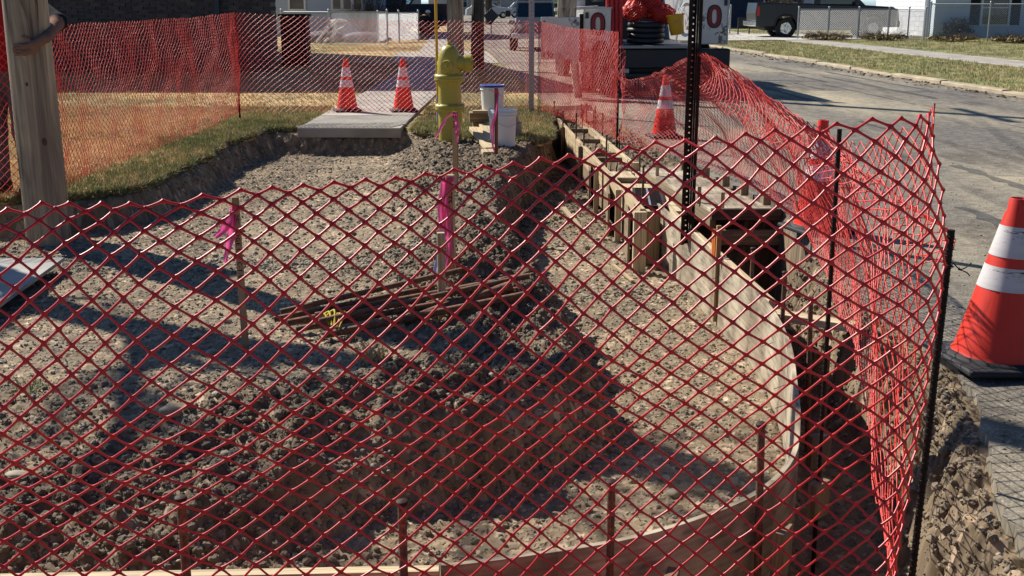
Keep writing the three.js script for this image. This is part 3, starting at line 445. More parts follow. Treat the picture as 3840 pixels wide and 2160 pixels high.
// inlet: plywood cover with blocks, dark front beams over the hole, iron grate
{ const t = thing('inlet_cover', 'plywood lid of the drain inlet with wooden blocks along its edge', 'inlet cover');
  const g = planUV(prism([[1.21, -10.62], [1.56, -10.7], [1.98, -8.36], [1.5, -8.36]], .03, .002).translate(0, -.04, 0)); const U = g.attributes.uv; for (let i = 0; i < U.count; i++) U.setXY(i, U.getX(i), U.getY(i)); obj('lid', g, mat.ply, t);
  obj('side_rail', beam([1.24, -.09, -10.5], [1.51, -.09, -8.4], .045, .12, .003), mat.oldWood, t);
  obj('front_beam', bx(.52, .085, .05, 1.74, -.03, -8.32, 0, 0, 0, .004), mat.darkWood, t);
  obj('lower_beam', bx(.5, .11, .06, 1.76, -.2, -8.3, 0, 0, 0, .004), mat.oldWood, t);
  for (const [x, z] of [[1.35, -10.66], [1.6, -10.5], [1.72, -10.0], [1.8, -9.5], [1.87, -9.05], [1.95, -8.6]]) obj('edge_block', bx(.062, .09, .045, x, .035, z, rr(-.15, .1), 0, 0, .004), mat.oldWood, t);
  for (const [x, z] of [[1.3, -10.1], [1.45, -8.7], [1.58, -8.42]]) obj('bracket', bx(.03, .14, .03, x, .05, z, rr(-.2, .2), 0, 0, .003), mat.wood2, t); }
{ const t = thing('drain_grate', 'black iron drain grate set between the forms', 'drain grate', [1.13, -.075, -9.3], -.08); t.scale.set(.75, 1, .85);
  obj('frame', [bx(.03, .03, 1.05, -.15, 0, 0), bx(.03, .03, 1.05, .15, 0, 0), bx(.3, .03, .03, 0, 0, .51), bx(.3, .03, .03, 0, 0, -.51)], mat.iron, t);
  obj('spine', bx(.02, .032, 1.0, 0, .002, 0), mat.galv, t);
  for (let i = 0; i < 17; i++) obj('bar', bx(.28, .02, .018, 0, 0, -.46 + i * .0575), mat.iron, t); }
{ const t = thing('gutter_deck', 'pale boards laid round the iron drain grate between the forms', 'boards'); for (const [a, b, w] of [[[.965, -.1, -10.9], [1.045, -.1, -8.7], .085], [[1.2, -.1, -10.9], [1.29, -.1, -8.75], .09], [[1.08, -.1, -10.9], [1.115, -.1, -9.75], .13]]) obj('board', beam(a, b, w, .03, .003), mat.wood, t); }

// steel form pins
function pin(x, z, y0, y1, r, label, lean = 0, group) { const t = thing('form_pin', label, 'steel pin', [x, y0, z], 0, group); t.rotation.z = lean; const h = y1 - y0; obj('shaft', rod([0, 0, 0], [0, h - .012, 0], r, r, 10), mat.rust, t);
  obj('head', lathe([[0, h], [r * 1.25, h - .002], [r * 1.42, h - .008], [r * 1.3, h - .014], [r, h - .018]], 12), mat.iron, t); return t; }
pin(-.9, -2.85, -.5, .2, .0125, 'rusty round steel pin behind the form board at lower left');
pin(-.303, -2.885, -.5, .172, .0125, 'rusty steel pin at the joint of form board and curved form');
pin(.29, -3.07, -.55, .15, .0125, 'rusty steel pin at the middle of the near curved form');
pin(.81, -3.37, -.55, .215, .0125, 'tall rusty steel pin where the curved form turns away', .03);
pin(1.39, -6.4, -.5, .13, .0115, 'short steel pin behind the curved form below the dark hole');
pin(1.385, -5.6, -.5, .178, .0115, 'steel pin standing where the brace board leaves the curved form');
pin(1.39, -5.0, -.55, .2, .0115, 'steel pin in the trench right of the brace board', .04);
pin(1.28, -4.4, -.55, .15, .0125, 'dark steel pin behind the ribbed stake in the trench');
{ const L = [[.6, -15.4, .26], [.68, -14.4, .22], [.78, -13.3, .3], [.83, -12.6, .18], [.95, -11.4, .26], [1.07, -9.2, .26], [.95, -15.6, .2], [.98, -15.0, .26], [1.02, -14.3, .25], [1.04, -14.2, .3], [1.08, -13.6, .27], [1.16, -12.3, .22], [1.23, -10.9, .2], [.92, -14.8, .2]];
  for (const [x, z, h] of L) { const a = x < lerp(.66, 1.05, (z + 15.74) / 7.09); pin(x - (a ? .03 : 0), z, -.5, h - .05, .0095, a ? 'thin rusty pin standing along the trench side of the back form' : 'thin rusty pin standing along the road side of the far forms', rr(-.015, .015), a ? 'pins on the trench side' : 'pins on the road side'); } }
{ const t = thing('marker_stake', 'wooden stake with orange ribbon beside the dark inlet hole', 'stake', [1.29, -.45, -6.95]); obj('stake', bx(.03, .62, .03, 0, .29, 0, .1, 0, 0, .003), mat.lath, t);
  obj('ribbon', ribbonWall([[-.02, .03], [-.045, .024], [-.03, .05]], .4, .585, .003, 8), M({ c: [.8, .2, .02], roughness: .6 }), t); }
tag(obj('ribbon_scrap', [ribbonWall([[.36, -5.52], [.42, -5.5], [.45, -5.44]], -.485, -.44, .003, 10), ribbonWall([[.4, -5.49], [.47, -5.47]], -.47, -.45, .003, 4)], M({ c: [.8, .2, .05], roughness: .6 })), 'scrap of orange ribbon on the lower floor of the dig', 'ribbon scrap');

// ================================================================ SURVEY STAKES with pink ribbon
function textTex(str, w, h, size) { const c = document.createElement('canvas'); c.width = w; c.height = h; const x = c.getContext('2d'); x.fillStyle = '#c39f78'; x.fillRect(0, 0, w, h); for (let i = 0; i < 220; i++) { x.fillStyle = `rgba(${rnd() < .5 ? '90,60,35' : '230,200,160'},${rr(.04, .14)})`; x.fillRect(rnd() * w, 0, rr(1, 3), h); } x.save(); x.translate(w / 2, h * .03); x.rotate(Math.PI / 2); x.fillStyle = '#1c1713'; x.font = `bold ${size}px sans-serif`; x.textBaseline = 'middle'; x.fillText(str, 0, 0); x.restore(); const t = new THREE.CanvasTexture(c); t.colorSpace = THREE.SRGBColorSpace; return t; }
function strip(pts, w, m, parent, name = 'ribbon') { // flat tape through points
  const c = new THREE.CatmullRomCurve3(pts.map(p => V(p[0], p[1], p[2]))), n = 26, P = [], I = [];
  for (let i = 0; i <= n; i++) { const t = i / n, p = c.getPointAt(t), d = c.getTangentAt(t), tw = (pts[0][3] ?? 0) + (pts[pts.length - 1][3] ?? 0) * t, s = V(Math.cos(tw), 0, Math.sin(tw)); s.addScaledVector(d, -s.dot(d)).normalize(); const nn = s.clone().cross(d), fold = .004 * Math.sin(t * 19), ww = w * (.8 + .25 * Math.sin(t * 7 + w * 90));
    for (let k = 0; k < 5; k++) { const q = k / 4 - .5; P.push(p.x + s.x * ww * q + nn.x * (fold + .006 * Math.cos(q * 9)), p.y + s.y * ww * q + nn.y * (fold + .006 * Math.cos(q * 9)), p.z + s.z * ww * q + nn.z * (fold + .006 * Math.cos(q * 9))); } }
  for (let i = 0; i < n; i++) for (let k = 0; k < 4; k++) { const a = i * 5 + k; I.push(a, a + 5, a + 1, a + 1, a + 5, a + 6); }
  const g = new THREE.BufferGeometry(); g.setAttribute('position', new THREE.Float32BufferAttribute(P, 3)); g.setIndex(I); g.computeVertexNormals(); return obj(name, g, m, parent);
}
function lathStake(label, [x, y, z], h, w, d, lean, ry, text, size, m = mat.lath) { const t = thing('survey_stake', label, 'survey stake', [x, y, z], ry); t.rotation.z = lean; obj('lath', bx(w, h, d, 0, h / 2, 0, 0, 0, 0, .002), m, t);
  if (text) { const tx = textTex(text, 64, 1024, size); obj('writing', new THREE.PlaneGeometry(w * .94, h * .82).translate(0, h * .52, d / 2 + .0015), M({ map: tx }), t); } return t; }
const pinkKnot = (t, h, w, d) => obj('ribbon_knot', bx(w + .008, .028, d + .008, 0, h - .025, 0, 0, 0, 0, .003), mat.pink, t);
{ const t = lathStake('leaning survey lath at left lettered along its face with pink ribbon', [-1.41, -.36, -5.75], .89, .036, .012, .008, .1, "25'  EDGE OF  C-T-V", 54); pinkKnot(t, .86, .036, .012);
  strip([[-.012, .84, .014, .2], [-.035, .77, .02], [-.085, .71, .03], [-.11, .69, .03]], .045, mat.pink, t); strip([[-.008, .8, .014, .3], [-.03, .7, .02], [-.06, .6, .02], [-.065, .56, .03, .3]], .05, mat.pink, t); }
{ const t = lathStake('tall square survey stake in the middle with wide pink and white ribbon', [-.36, -.42, -6.6], .94, .042, .04, .0, -.25, 'CTS', 60, mat.wood2); pinkKnot(t, .94, .042, .04);
  strip([[-.025, .91, .025, .3], [-.04, .75, .035], [-.05, .55, .04], [-.06, .4, .05], [-.07, .26, .06, .5]], .07, mat.pink, t); strip([[-.01, .9, .03, .1], [-.02, .72, .04], [-.0, .55, .045], [-.02, .38, .05, .4]], .05, mat.pink, t);
  strip([[-.04, .62, .05, .2], [-.06, .48, .06], [-.09, .32, .06], [-.13, .2, .05, .6]], .042, MP({ c: [.55, .5, .75], roughness: .3, transmission: .3, thickness: 0 }), t, 'pale_ribbon'); }
lathStake('short square hub stake in front of the tall ribboned stake', [-.395, -.46, -6.18], .72, .042, .04, .0, .1, '', 0, mat.wood2);
{ const t = lathStake('survey lath in front of the hydrant with pink ribbon draped both ways', [-.5, -.22, -10.0], .79, .05, .016, .0, -.35, 'CTS', 60); pinkKnot(t, .79, .05, .016);
  strip([[-.01, .775, .02, .2], [-.06, .74, .03], [-.12, .64, .04], [-.17, .55, .05, .4]], .04, mat.pink, t); strip([[.012, .77, .02, .1], [.03, .7, .03], [.035, .6, .03], [.045, .53, .04, .4]], .045, mat.pink, t); }
{ const t = lathStake('reddish survey lath before the white bucket with a long pink ribbon', [-.16, -.25, -11.6], .91, .036, .014, .0, -.2, '', 0, M({ map: woodMap, c: [.42, .24, .17] })); pinkKnot(t, .9, .036, .014);
  strip([[.02, .88, .012, .2], [.012, .7, .03], [-.03, .52, .03], [-.03, .35, .03], [-.01, .27, .04, .4]], .04, mat.pink, t); }

// ================================================================ HYDRANT and neighbours
{ const t = thing('fire_hydrant', 'tall yellow fire hydrant with two bolted flanges', 'fire hydrant', [-.69, -.12, -12.75], -.12);
  const R = .128;
  obj('lower_barrel', lathe([[R * 1.02, -.15], [R * 1.02, .43], [R * 1.08, .45]], 28), mat.hydrant, t);
  obj('lower_flange', lathe([[R, .44], [.165, .445], [.165, .475], [.16, .478], [.16, .482], [.165, .485], [.165, .515], [R, .525]], 28), mat.hydrant, t);
  obj('middle_barrel', lathe([[R * 1.06, .52], [R, .545], [R * .98, .75], [R * 1.05, .77]], 28), mat.hydrant, t);
  obj('upper_flange', lathe([[R, .765], [.168, .77], [.168, .8], [.162, .803], [.162, .808], [.168, .811], [.168, .842], [R, .85]], 28), mat.hydrant, t);
  obj('head', lathe([[R * 1.08, .845], [R * 1.06, .9], [R, 1.0], [.115, 1.06], [.095, 1.11], [.07, 1.145], [.035, 1.16], [.0, 1.163]], 28), mat.hydrant, t);
  obj('operating_nut', new THREE.CylinderGeometry(.022, .026, .05, 5).translate(0, 1.18, 0), mat.hydrant, t);
  for (const y of [.48, .806]) for (let k = 0; k < 8; k++) { const a = k / 8 * 6.283; obj('bolt', new THREE.CylinderGeometry(.011, .011, .095, 6).translate(Math.cos(a) * .148, y, Math.sin(a) * .148), mat.hydrant, t); }
  const noz = obj('pumper_nozzle', [rod([.08, .965, 0], [.2, .965, 0], .088, .08, 24), rod([.19, .965, 0], [.25, .965, 0], .098, .098, 24)], mat.hydrant, t); obj('cap_nut', rod([.25, .965, 0], [.285, .965, 0], .024, .02, 5), mat.hydrant, noz);
  const n2 = obj('hose_nozzle', [rod([0, .94, .1], [0, .94, .17], .062, .06, 22), rod([0, .94, .165], [0, .94, .195], .068, .064, 22), rod([0, .94, .195], [0, .94, .205], .045, .04, 20)], mat.hydrant, t); obj('cap_nut', rod([0, .94, .2], [0, .94, .235], .02, .016, 5), mat.hydrant, n2);
  const n3 = obj('hose_nozzle', [rod([-.06, .94, -.08], [-.12, .94, -.14], .06, .06, 18)], mat.hydrant, t); obj('cap_nut', rod([-.12, .94, -.14], [-.14, .94, -.16], .02, .02, 5), mat.hydrant, n3); }
{ const t = thing('hydrant_marker_rod', 'tall yellow marker rod on a grey bracket beside the hydrant', 'marker rod', [-.925, 0, -14.3]); obj('rod', rod([0, .35, 0], [-.012, 2.3, 0], .018, .018, 10), M({ c: [.75, .42, .02], roughness: .45 }), t); obj('bracket', [rod([0, .02, 0], [0, .36, 0], .022, .022, 8), bx(.05, .09, .05, .005, .3, .01), bx(.045, .06, .045, .01, .1, 0)], mat.galv, t); }
function bucket(name, label, [x, y, z], r, h, lid, ry = 0) { const t = thing(name, label, 'bucket', [x, y, z], ry);
  obj('pail', lathe([[0, 0], [r * .86, 0], [r * .87, .01], [r * .97, h * .82], [r * 1.04, h * .825], [r * 1.04, h * .85], [r * .98, h * .855], [r * .985, h * .9], [r * 1.045, h * .905], [r * 1.045, h * .93], [r, h * .935], [r, h], [r * .96, h], [r * .93, h * .5], [r * .84, .012], [0, .012]], 32), mat.white, t);
  obj('wire_handle', tube([[-r * 1.04, h * .87, 0], [-r * .9, h * .72, r * .75], [0, h * .56, r * 1.12], [r * .9, h * .72, r * .75], [r * 1.04, h * .87, 0]], .0025, 30, 5), mat.galv, t);
  for (const s of [-1, 1]) obj('handle_ear', rod([s * r * .98, h * .87, 0], [s * r * 1.07, h * .87, 0], .02, .018, 10), mat.white, t);
  if (lid) obj('lid', lathe([[0, h * .985], [r * .96, h * .985], [r * 1.0, h * 1.0], [r * 1.06, h * 1.0], [r * 1.07, h * .92], [r * 1.04, h * .92]], 32), M({ c: [.03, .05, .28], roughness: .5 }), t); return t; }
bucket('bucket', 'white plastic bucket standing behind the reddish lath', [-.1, -.01, -12.25], .152, .4, false, .4);
bucket('bucket', 'white bucket with a dark blue rim on top of the timber blocks', [-.225, .27, -13.2], .138, .31, true, 1.2);
{ const t = thing('timber_block_stack', 'stack of grey timber blocks behind the white bucket', 'timber blocks', [-.18, 0, -13.2]);
  obj('top_block', bx(.55, .11, .24, -.04, .215, 0, .06, 0, 0, .006), mat.oldWood, t); obj('lower_block', bx(.13, .17, .3, .2, .075, .15, -.2, 0, 0, .006), M({ map: concreteMap, c: [.55, .54, .52] }), t); obj('lower_block', bx(.14, .155, .28, -.2, .078, -.02, .1, 0, 0, .006), mat.oldWood, t); obj('top_board', bx(.5, .03, .1, -.02, .285, .12, .02, 0, 0, .004), mat.wood2, t); }
tag(obj('lumber_offcut', beam([-.43, .1, -13.0], [-.22, .0, -11.9], .12, .045, .003), mat.wood), 'pale plank offcut sloping down in front of the white bucket', 'plank');
tag(obj('lumber_offcut', beam([-.33, .14, -13.05], [-.2, .05, -12.2], .11, .04, .003), mat.wood), 'upper pale plank offcut resting against the white bucket', 'plank');
tag(obj('block_offcut', bx(.12, .05, .12, -.25, -.01, -11.72, .2, .15, 0, .004), mat.wood), 'small pale block end lying on the plank in front of the bucket', 'wood block');
tag(obj('loose_pipe_end', rod([-.9, -.1, -12.3], [-.78, -.07, -12.55], .03, .03, 10), mat.white), 'short white pipe end at the foot of the hydrant', 'pipe');

// ================================================================ CONES
function cone(label, [x, y, z], ry, s = 1, grime = false) { const t = thing('traffic_cone', label, 'traffic cone', [x, y, z], ry, 'traffic cones round the dig'); t.scale.setScalar(s);
  const r = h => lerp(.142, .03, (h - .035) / .665), M1 = grime ? MP({ c: [.8, .035, .012], map: grimeMap, roughness: .5 }) : mat.cone, M2 = grime ? M({ c: [.74, .72, .74], map: grimeMap, roughness: .5 }) : mat.reflector;
  const sec = (a, b, o = 0) => lathe([[r(a) + o, a], [r(b) + o, b]], 36);
  obj('base', [bx(.36, .03, .36, 0, .017, 0, 0, 0, 0, .012), lathe([[.172, .03], [.165, .045], [.142, .05]], 8)], mat.rubber, t);
  obj('body', [lathe([[.15, .033], [.148, .045], [r(.06), .06], [r(.64), .64], [.035, .645], [.033, .7], [.026, .702], [.024, .66]], 36)], M1, t);
  obj('reflective_band', sec(.33, .425, .002), M2, t); obj('reflective_band', sec(.465, .59, .002), M2, t);
  return t; }
cone('orange cone with white bands on the left of the footpath slab', [-2.28, .03, -15.85], .3, 1.02);
cone('orange cone with white bands on the right of the footpath slab', [-1.5, .03, -15.85], .2, 1.02);
cone('orange cone seen through netting just left of the sign post', [1.74, 0, -13.0], .15);
cone('orange cone on the road behind crumpled netting right of the sign post', [2.06, 0, -7.55], .3, 1.06);
{ const c = cone('large dirty orange cone on a black base at the right edge', [2.05, 0, -4.6], .1, 1, true); c.scale.set(1.25, 1.01, 1.25); c.rotation.z = -.05; c.position.y = .012; }

// ================================================================ LOOSE THINGS IN THE DIG
{ const L = [[-1.35,-6.2,-.1,-6.55,.018],[-1.25,-6.08,.02,-6.42,.02],[-1.1,-6.12,.1,-6.33,.018],[-1.18,-5.96,.13,-6.22,.018],[-1.02,-5.88,.1,-6.1,.02],[-1.3,-6.14,-.25,-6.46,.016],[-.6,-6.05,.0,-6.16,.03],[-1.05,-5.95,.02,-6.2,.016]];
  const lab = ['long rusty pipe lying farthest back in the bundle', 'rusty pipe second from the back of the bundle', 'rusty pipe in the middle of the bundle', 'rusty pipe lying on the near side of the bundle', 'nearest rusty pipe of the bundle beside the earth bank', 'thin rusty rod on top of the bundle at the back', 'short thick rusty pipe in the heart of the bundle', 'thin rusty rod lying low in the front of the bundle'];
  L.forEach(([x, z, x2, z2, r], i) => { const lift = [0, .012, .045, .01, 0, .06, .03, .06][i] + .02; const ya = earth(-.9, -6.1).h, yb = earth(-.1, -6.25).h, y0 = Math.max(ya, -.27) + lift, y1 = Math.max(yb - .03, -.23) + lift; tag(obj('rusty_pipe', [rod([x, y0, z], [x2, y1 + .015, z2], r, r, 12)], mat.rust), lab[i], 'pipe', 'bundle of rusty pipes'); }); }
tag(obj('yellow_tape', [0, 1, 2, 3, 4].map(k => tube([[-1.08 + k * .02, -.2, -5.98 - k * .02], [-1.04 + k * .03, -.16 + .01 * (k % 3), -6.02], [-.99 + k * .015, -.2, -5.93 + k * .015]], .006, 10, 4)), M({ c: [.6, .48, .05] })), 'tuft of yellow twine on the rusty pipes', 'twine');
{ const t = thing('plywood_sheet', 'grey sheet of board lying at the left edge of the dig', 'board'); obj('sheet', prism([[-3.05, -7.55], [-3.9, -7.45], [-3.75, -6.1], [-2.95, -6.25]], .02, .002).translate(0, -.24, 0), M({ map: concreteMap, c: [.62, .63, .66], roughness: .7 }), t); t.rotation.z = -.01; }

// ================================================================ GRASS
function tuft(n, h, sp, lean) { const P = [], I = []; for (let k = 0; k < n; k++) { const a = rnd() * 6.28, r = sp * Math.sqrt(rnd()), x = Math.cos(a) * r, z = Math.sin(a) * r, b = rnd() * 6.28, hh = h * rr(.5, 1), w = .06 * h, lx = Math.cos(b) * lean * hh * rr(.3, 1.2), lz = Math.sin(b) * lean * hh * rr(.3, 1.2), px = -Math.sin(b) * w, pz = Math.cos(b) * w, q = P.length / 3;
  P.push(x - px, 0, z - pz, x + px, 0, z + pz, x + lx * .4 + px * .7, hh * .62, z + lz * .4 + pz * .7, x + lx * .4 - px * .7, hh * .62, z + lz * .4 - pz * .7, x + lx, hh, z + lz); I.push(q, q + 1, q + 2, q, q + 2, q + 3, q + 3, q + 2, q + 4); }
  const g = new THREE.BufferGeometry(); g.setAttribute('position', new THREE.Float32BufferAttribute(P, 3)); g.setIndex(I); g.computeVertexNormals(); return g; }
const bladeM = MP({ roughness: .9, side: THREE.DoubleSide, transmission: .25, thickness: 0 });
const inShape = (x, z, poly) => { let ins = false; for (let i = 0, j = poly.length - 1; i < poly.length; j = i++) { const [xi, zi] = poly[i], [xj, zj] = poly[j]; if ((zi > z) !== (zj > z) && x < (xj - xi) * (z - zi) / (zj - zi) + xi) ins = !ins; } return ins; };
const straw = () => { const v = rr(.7, 1.15); return [.66 * v, .48 * v, .25 * v]; }, leafy = () => { const v = rr(.6, 1.2); return [.23 * v, .25 * v, .09 * v]; };
const onPath = (x, z) => x > -2.62 && x < -1.22 && z < -13.6;
for (let v = 0; v < 2; v++) {
  scatter('grass', 9000, tuft(9, .05, .05, .6), bladeM, () => { const z = -rr(8.4, 16.8), x = rr(-8.3, .6); if (!inShape(x, z, lawnShape) || onPath(x, z) || x / -z < -.47) return null; const edge = x > -3.8 ? 1 : sstep(-4.3, -3.7, x); const g = clamp(edge * .7 + noise(x * .8, z * .8, 15) * .5); return { x, z, y: -.006, s: rr(.6, 1.15) * (rnd() < edge * .5 ? 1.25 : 1), rx: rr(-.2, .2), rz: rr(-.2, .2), c: rnd() < g ? leafy() : straw() }; }, 'green and straw coloured grass on the near lawn', 'grass');
  scatter('grass', 5000, tuft(9, .06, .09, .7), bladeM, () => { const z = -rr(16, 40), x = rr(-12, sx(1.3, z)); if (!inShape(x, z, lawnShape) || onPath(x, z) || x / -z < -.47 || (z < -29 && z > -36) && x > -8) return null; const g = clamp(.35 + noise(x * .4, z * .4, 15)); return { x, z, y: -.006, s: rr(.6, 1.2), rx: 0, rz: 0, c: rnd() < g ? leafy() : straw() }; }, 'sparse short grass on the far lawn', 'grass');
}
scatter('grass', 9000, tuft(8, .07, .1, .7), bladeM, () => { const z = -rr(16, 60), o = rnd() < .45 ? rr(9.6, 13.1) : rr(14.65, 24), x = sx(o, z); if (x / -z > .48) return null; return { x, z, y: o < 13.2 ? .055 : .075, s: rr(.6, 1.25), rx: 0, rz: 0, c: rnd() < .7 ? leafy() : straw() }; }, 'green grass across the road', 'grass');
// overhanging sod fringe and roots along the cut edges
scatter('grass', 3400, tuft(8, .07, .03, 1.1), bladeM, () => { const i = Math.floor(rnd() * (lawnEdge.length - 1)), t = rnd(), x = lerp(lawnEdge[i][0], lawnEdge[i + 1][0], t), z = lerp(lawnEdge[i][1], lawnEdge[i + 1][1], t); if (onPath(x, z)) return null; return { x, z, y: -.02, s: rr(.6, 1.2), rx: rr(-.9, .9), rz: rr(-.9, .9), c: rnd() < .7 ? leafy() : straw() }; }, 'grass fringe hanging over the cut edge of the lawn', 'grass');
{ const list = [[-.72, -5.55, 'dry grass tuft below the rusty pipes', 60, .12, straw], [-.28, -5.3, 'green weed tuft at the foot of the tall stake', 90, .06, leafy], [-2.2, -4.95, 'grassy sod clump at the left edge', 70, .07, leafy], [.02, -8.0, 'dry grass wisps on the trench edge', 40, .12, straw]];
  for (const [x, z, label, n, h, f] of list) tag(obj('grass_tuft', tuft(n, h, .09, 1.3), MP({ c: f().map(q => q * .9), roughness: .9, transmission: .2, thickness: 0 })), label, 'grass tuft').position.set(x, earth(x, z).h - .01, z); }
// withered leaves by the far kerb
scatter('dead_leaves', 900, new THREE.PlaneGeometry(1, 1, 1, 1).rotateX(-1.4), M({ side: THREE.DoubleSide }), () => { const z = -rr(14, 46), x = sx(9.32 - Math.pow(rnd(), 2) * .5, z); return { x, z, y: .012, s: rr(.02, .06), c: (v => [v * 1.3, v, v * .7])(rr(.08, .2)) }; }, 'dead leaves gathered along the far kerb', 'leaves');

// ================================================================ TREES (bare, early spring)
const barkM = M({ map: poleMap, c: [.22, .18, .15], bumpMap: poleBump, bumpScale: .02 });
function bareTree(label, [x, y, z], h, r, depth, name = 'bare_tree', low = .42, s0 = 1, col) {
  seed = 991 * s0 + 17; const t = thing(name, label, 'tree', [x, y, z]), tr = [], br = [], tw = [];
  const grow = (p, d, L, rad, k) => { const q = p.clone(), n = k === 0 ? 5 : 3; let dir = d.clone(), rad0 = rad; for (let i = 0; i < n; i++) { const e = q.clone().addScaledVector(dir, L / n), r1 = lerp(rad, rad * (k === 0 ? .62 : .45), (i + 1) / n); (k === 0 ? tr : k < 3 ? br : tw).push(rod(q.toArray(), e.toArray(), rad0, r1, k === 0 ? 12 : k < 3 ? 6 : 3, true)); q.copy(e); rad0 = r1; dir.add(V(rr(-.16, .16), rr(-.02, .12), rr(-.16, .16)).multiplyScalar(k ? 1.3 : .35)).normalize(); }
    if (k < depth) { const m = k === 0 ? 6 : 4; for (let i = 0; i < m; i++) { const f = k === 0 ? rr(low, 1) : rr(.35, 1), a = rnd() * 6.28, up = rr(.25, .9), nd = V(Math.cos(a), up, Math.sin(a)).addScaledVector(dir, .5).normalize(); grow(p.clone().lerp(q, f), nd, L * rr(.42, .65), rad0 * rr(.5, .8) + rad * .08, k + 1); } } };
  grow(V(0, -.1, 0), V(rr(-.03, .03), 1, rr(-.03, .03)).normalize(), h * .55, r, 0);
  obj('trunk', tr, barkM, t); obj('crown', [...br, ...tw], col ?? barkM, t); return t; }
bareTree('dark tree trunk on the verge right of the second utility pole', [-.8, 0, -26.6], 9, .16, 3, 'bare_tree', .55, 1);
bareTree('bare tree beside the far house on the left', [-5.2, 0, -56], 8, .14, 3, 'bare_tree', .2, 2);
bareTree('bare tree far up the street beyond the diamond sign', [-1.6, 0, -80], 10, .25, 3, 'bare_tree', .3, 3);
bareTree('bare tree far up the street at the left verge', [-9.5, 0, -85], 11, .25, 3, 'bare_tree', .25, 4);
bareTree('bare tree behind the black pickup', [15, .08, -66], 9, .2, 3, 'bare_tree', .2, 5);
bareTree('bare tree near the road end behind the utility truck', [6, .05, -95], 11, .26, 3, 'bare_tree', .25, 6);
bareTree('bare street tree on the lawn outside the left edge', [-6.0, 0, -9.35], 9, .17, 3, 'bare_tree', .5, 7);
function shrub(label, [x, y, z], w, h, s0, c) { seed = 331 * s0 + 5; const t = thing('shrub', label, 'shrub', [x, y, z]), st = [], lf = []; for (let i = 0; i < 60; i++) { const a = rnd() * 6.28, q = w * Math.sqrt(rnd()), e = [Math.cos(a) * q, h * rr(.5, 1) * (1 - .4 * q / w), Math.sin(a) * q]; st.push(rod([e[0] * .2, 0, e[2] * .2], e, .012, .004, 3, true)); for (let k = 0; k < 8; k++) st.push(rod(e.map((v, j) => v * rr(.5, .9)), [e[0] + rr(-.2, .2), e[1] + rr(-.1, .2), e[2] + rr(-.2, .2)], .006, .003, 3, true)); for (let k = 0; k < 14; k++) lf.push(new THREE.PlaneGeometry(.07, .05).rotateX(rr(-1, 1)).rotateY(rnd() * 6).translate(e[0] * rr(.7, 1.1) + rr(-.1, .1), e[1] * rr(.5, 1.05), e[2] * rr(.7, 1.1) + rr(-.1, .1))); } obj('stems', st, barkM, t); if (c) obj('foliage', lf, M({ c, side: THREE.DoubleSide }), t); return t; }
shrub('bare brown shrub in front of the dark blue house', [13.2, .08, -57], 1.4, 2.6, 1, [.16, .1, .06]);
shrub('round dark green bush by the grey house', [18.3, .08, -47.8], .55, .95, 2, [.03, .05, .02]);
shrub('bare grey shrub beside the white sided house', [-6.2, 0, -50.5], 1, 2.6, 3, null);
shrub('low grey brush near the left fence end', [-5.2, 0, -53.5], 1.2, 2, 4, [.1, .08, .06]);
for (const [i, q] of [[0, 12.2, -44.8], [1, 14.2, -44.3], [2, 16.4, -43], [3, 18, -41.6]].entries()) shrub(['dry weeds at the foot of the driveway end of the wire fence', 'dry weeds along the wire fence below the pickup', 'dry weeds along the wire fence by the white garage', 'dry weeds along the wire fence at the right edge'][i], [q[1], .08, q[2]], .9, .3, 10 + i, [.3, .22, .11]);

// ================================================================ BUILDINGS
const brickMs = [[.19, .145, .15], [.22, .165, .165], [.165, .135, .145], [.26, .19, .18]].map(c => M({ c, map: concreteMap, roughness: .9 }));
const mortarM = M({ c: [.62, .58, .58], map: concreteMap });
{ const t = thing('brick_building', 'dark brick building behind the lawn at upper left', 'building', [-5.15, 0, -25.5]); // corner at the origin, wall runs to the left
  const W = 22, H = 7, core = prism([[-.012, -.03], [-W, -.03], [-W, -11], [-2.4, -11]], H); obj('wall', core, mortarM, t);
  const bw = .262, bh = .083, g = [.3, .7, .1, .5].map(() => bx(bw - .012, bh - .012, .06, 0, 0, 0, 0, 0, 0, .004)); let n = 0; const rest = [];
  for (let r = 0; r < Math.floor(H / bh); r++) for (let c = 0; c < Math.floor(W / bw); c++) { const x = -(c + .5 + (r & 1 ? .5 : 0)) * bw, y = (r + .5) * bh; if (x < -W + .2) continue; const dz = rr(-.004, .004);
    if (y > 1.1 && y < 1.72 && x > -6.6 && n < 290) { const o = new THREE.Mesh(g[(n * 7) % 4], brickMs[Math.floor(rnd() * 4)]); o.name = 'brick'; o.position.set(x, y, dz - .012); o.castShadow = o.receiveShadow = true; t.add(o); n++; } else if (y < 3 && x > -9) rest.push(bx(bw - .012, bh - .012, .06, x, y, dz - .012)); }
  const bs = obj('brick_courses', rest, brickMs[1], t); bs.userData.kind = 'stuff';
  obj('roof', prism([[.15, .15], [-W, .15], [-W, -11.2], [-2.4, -11.2]], .2).translate(0, H, 0), mat.black, t);
  obj('downspout', [bx(.1, 6.9, .08, -1.27, 3.48, .06), bx(.13, .05, .1, -1.27, 1.2, .065), bx(.13, .05, .1, -1.27, 2.6, .065)], M({ c: [.05, .055, .065], roughness: .5 }), t); }
tag(obj('low_brick_wall', [bx(.62, 1.15, .5, -5.25, .58, -28.2), bx(.7, .06, .56, -5.25, 1.19, -28.2)], M({ c: [.06, .05, .055], map: concreteMap })), 'low dark brick wall at the end of the brick building', 'wall');
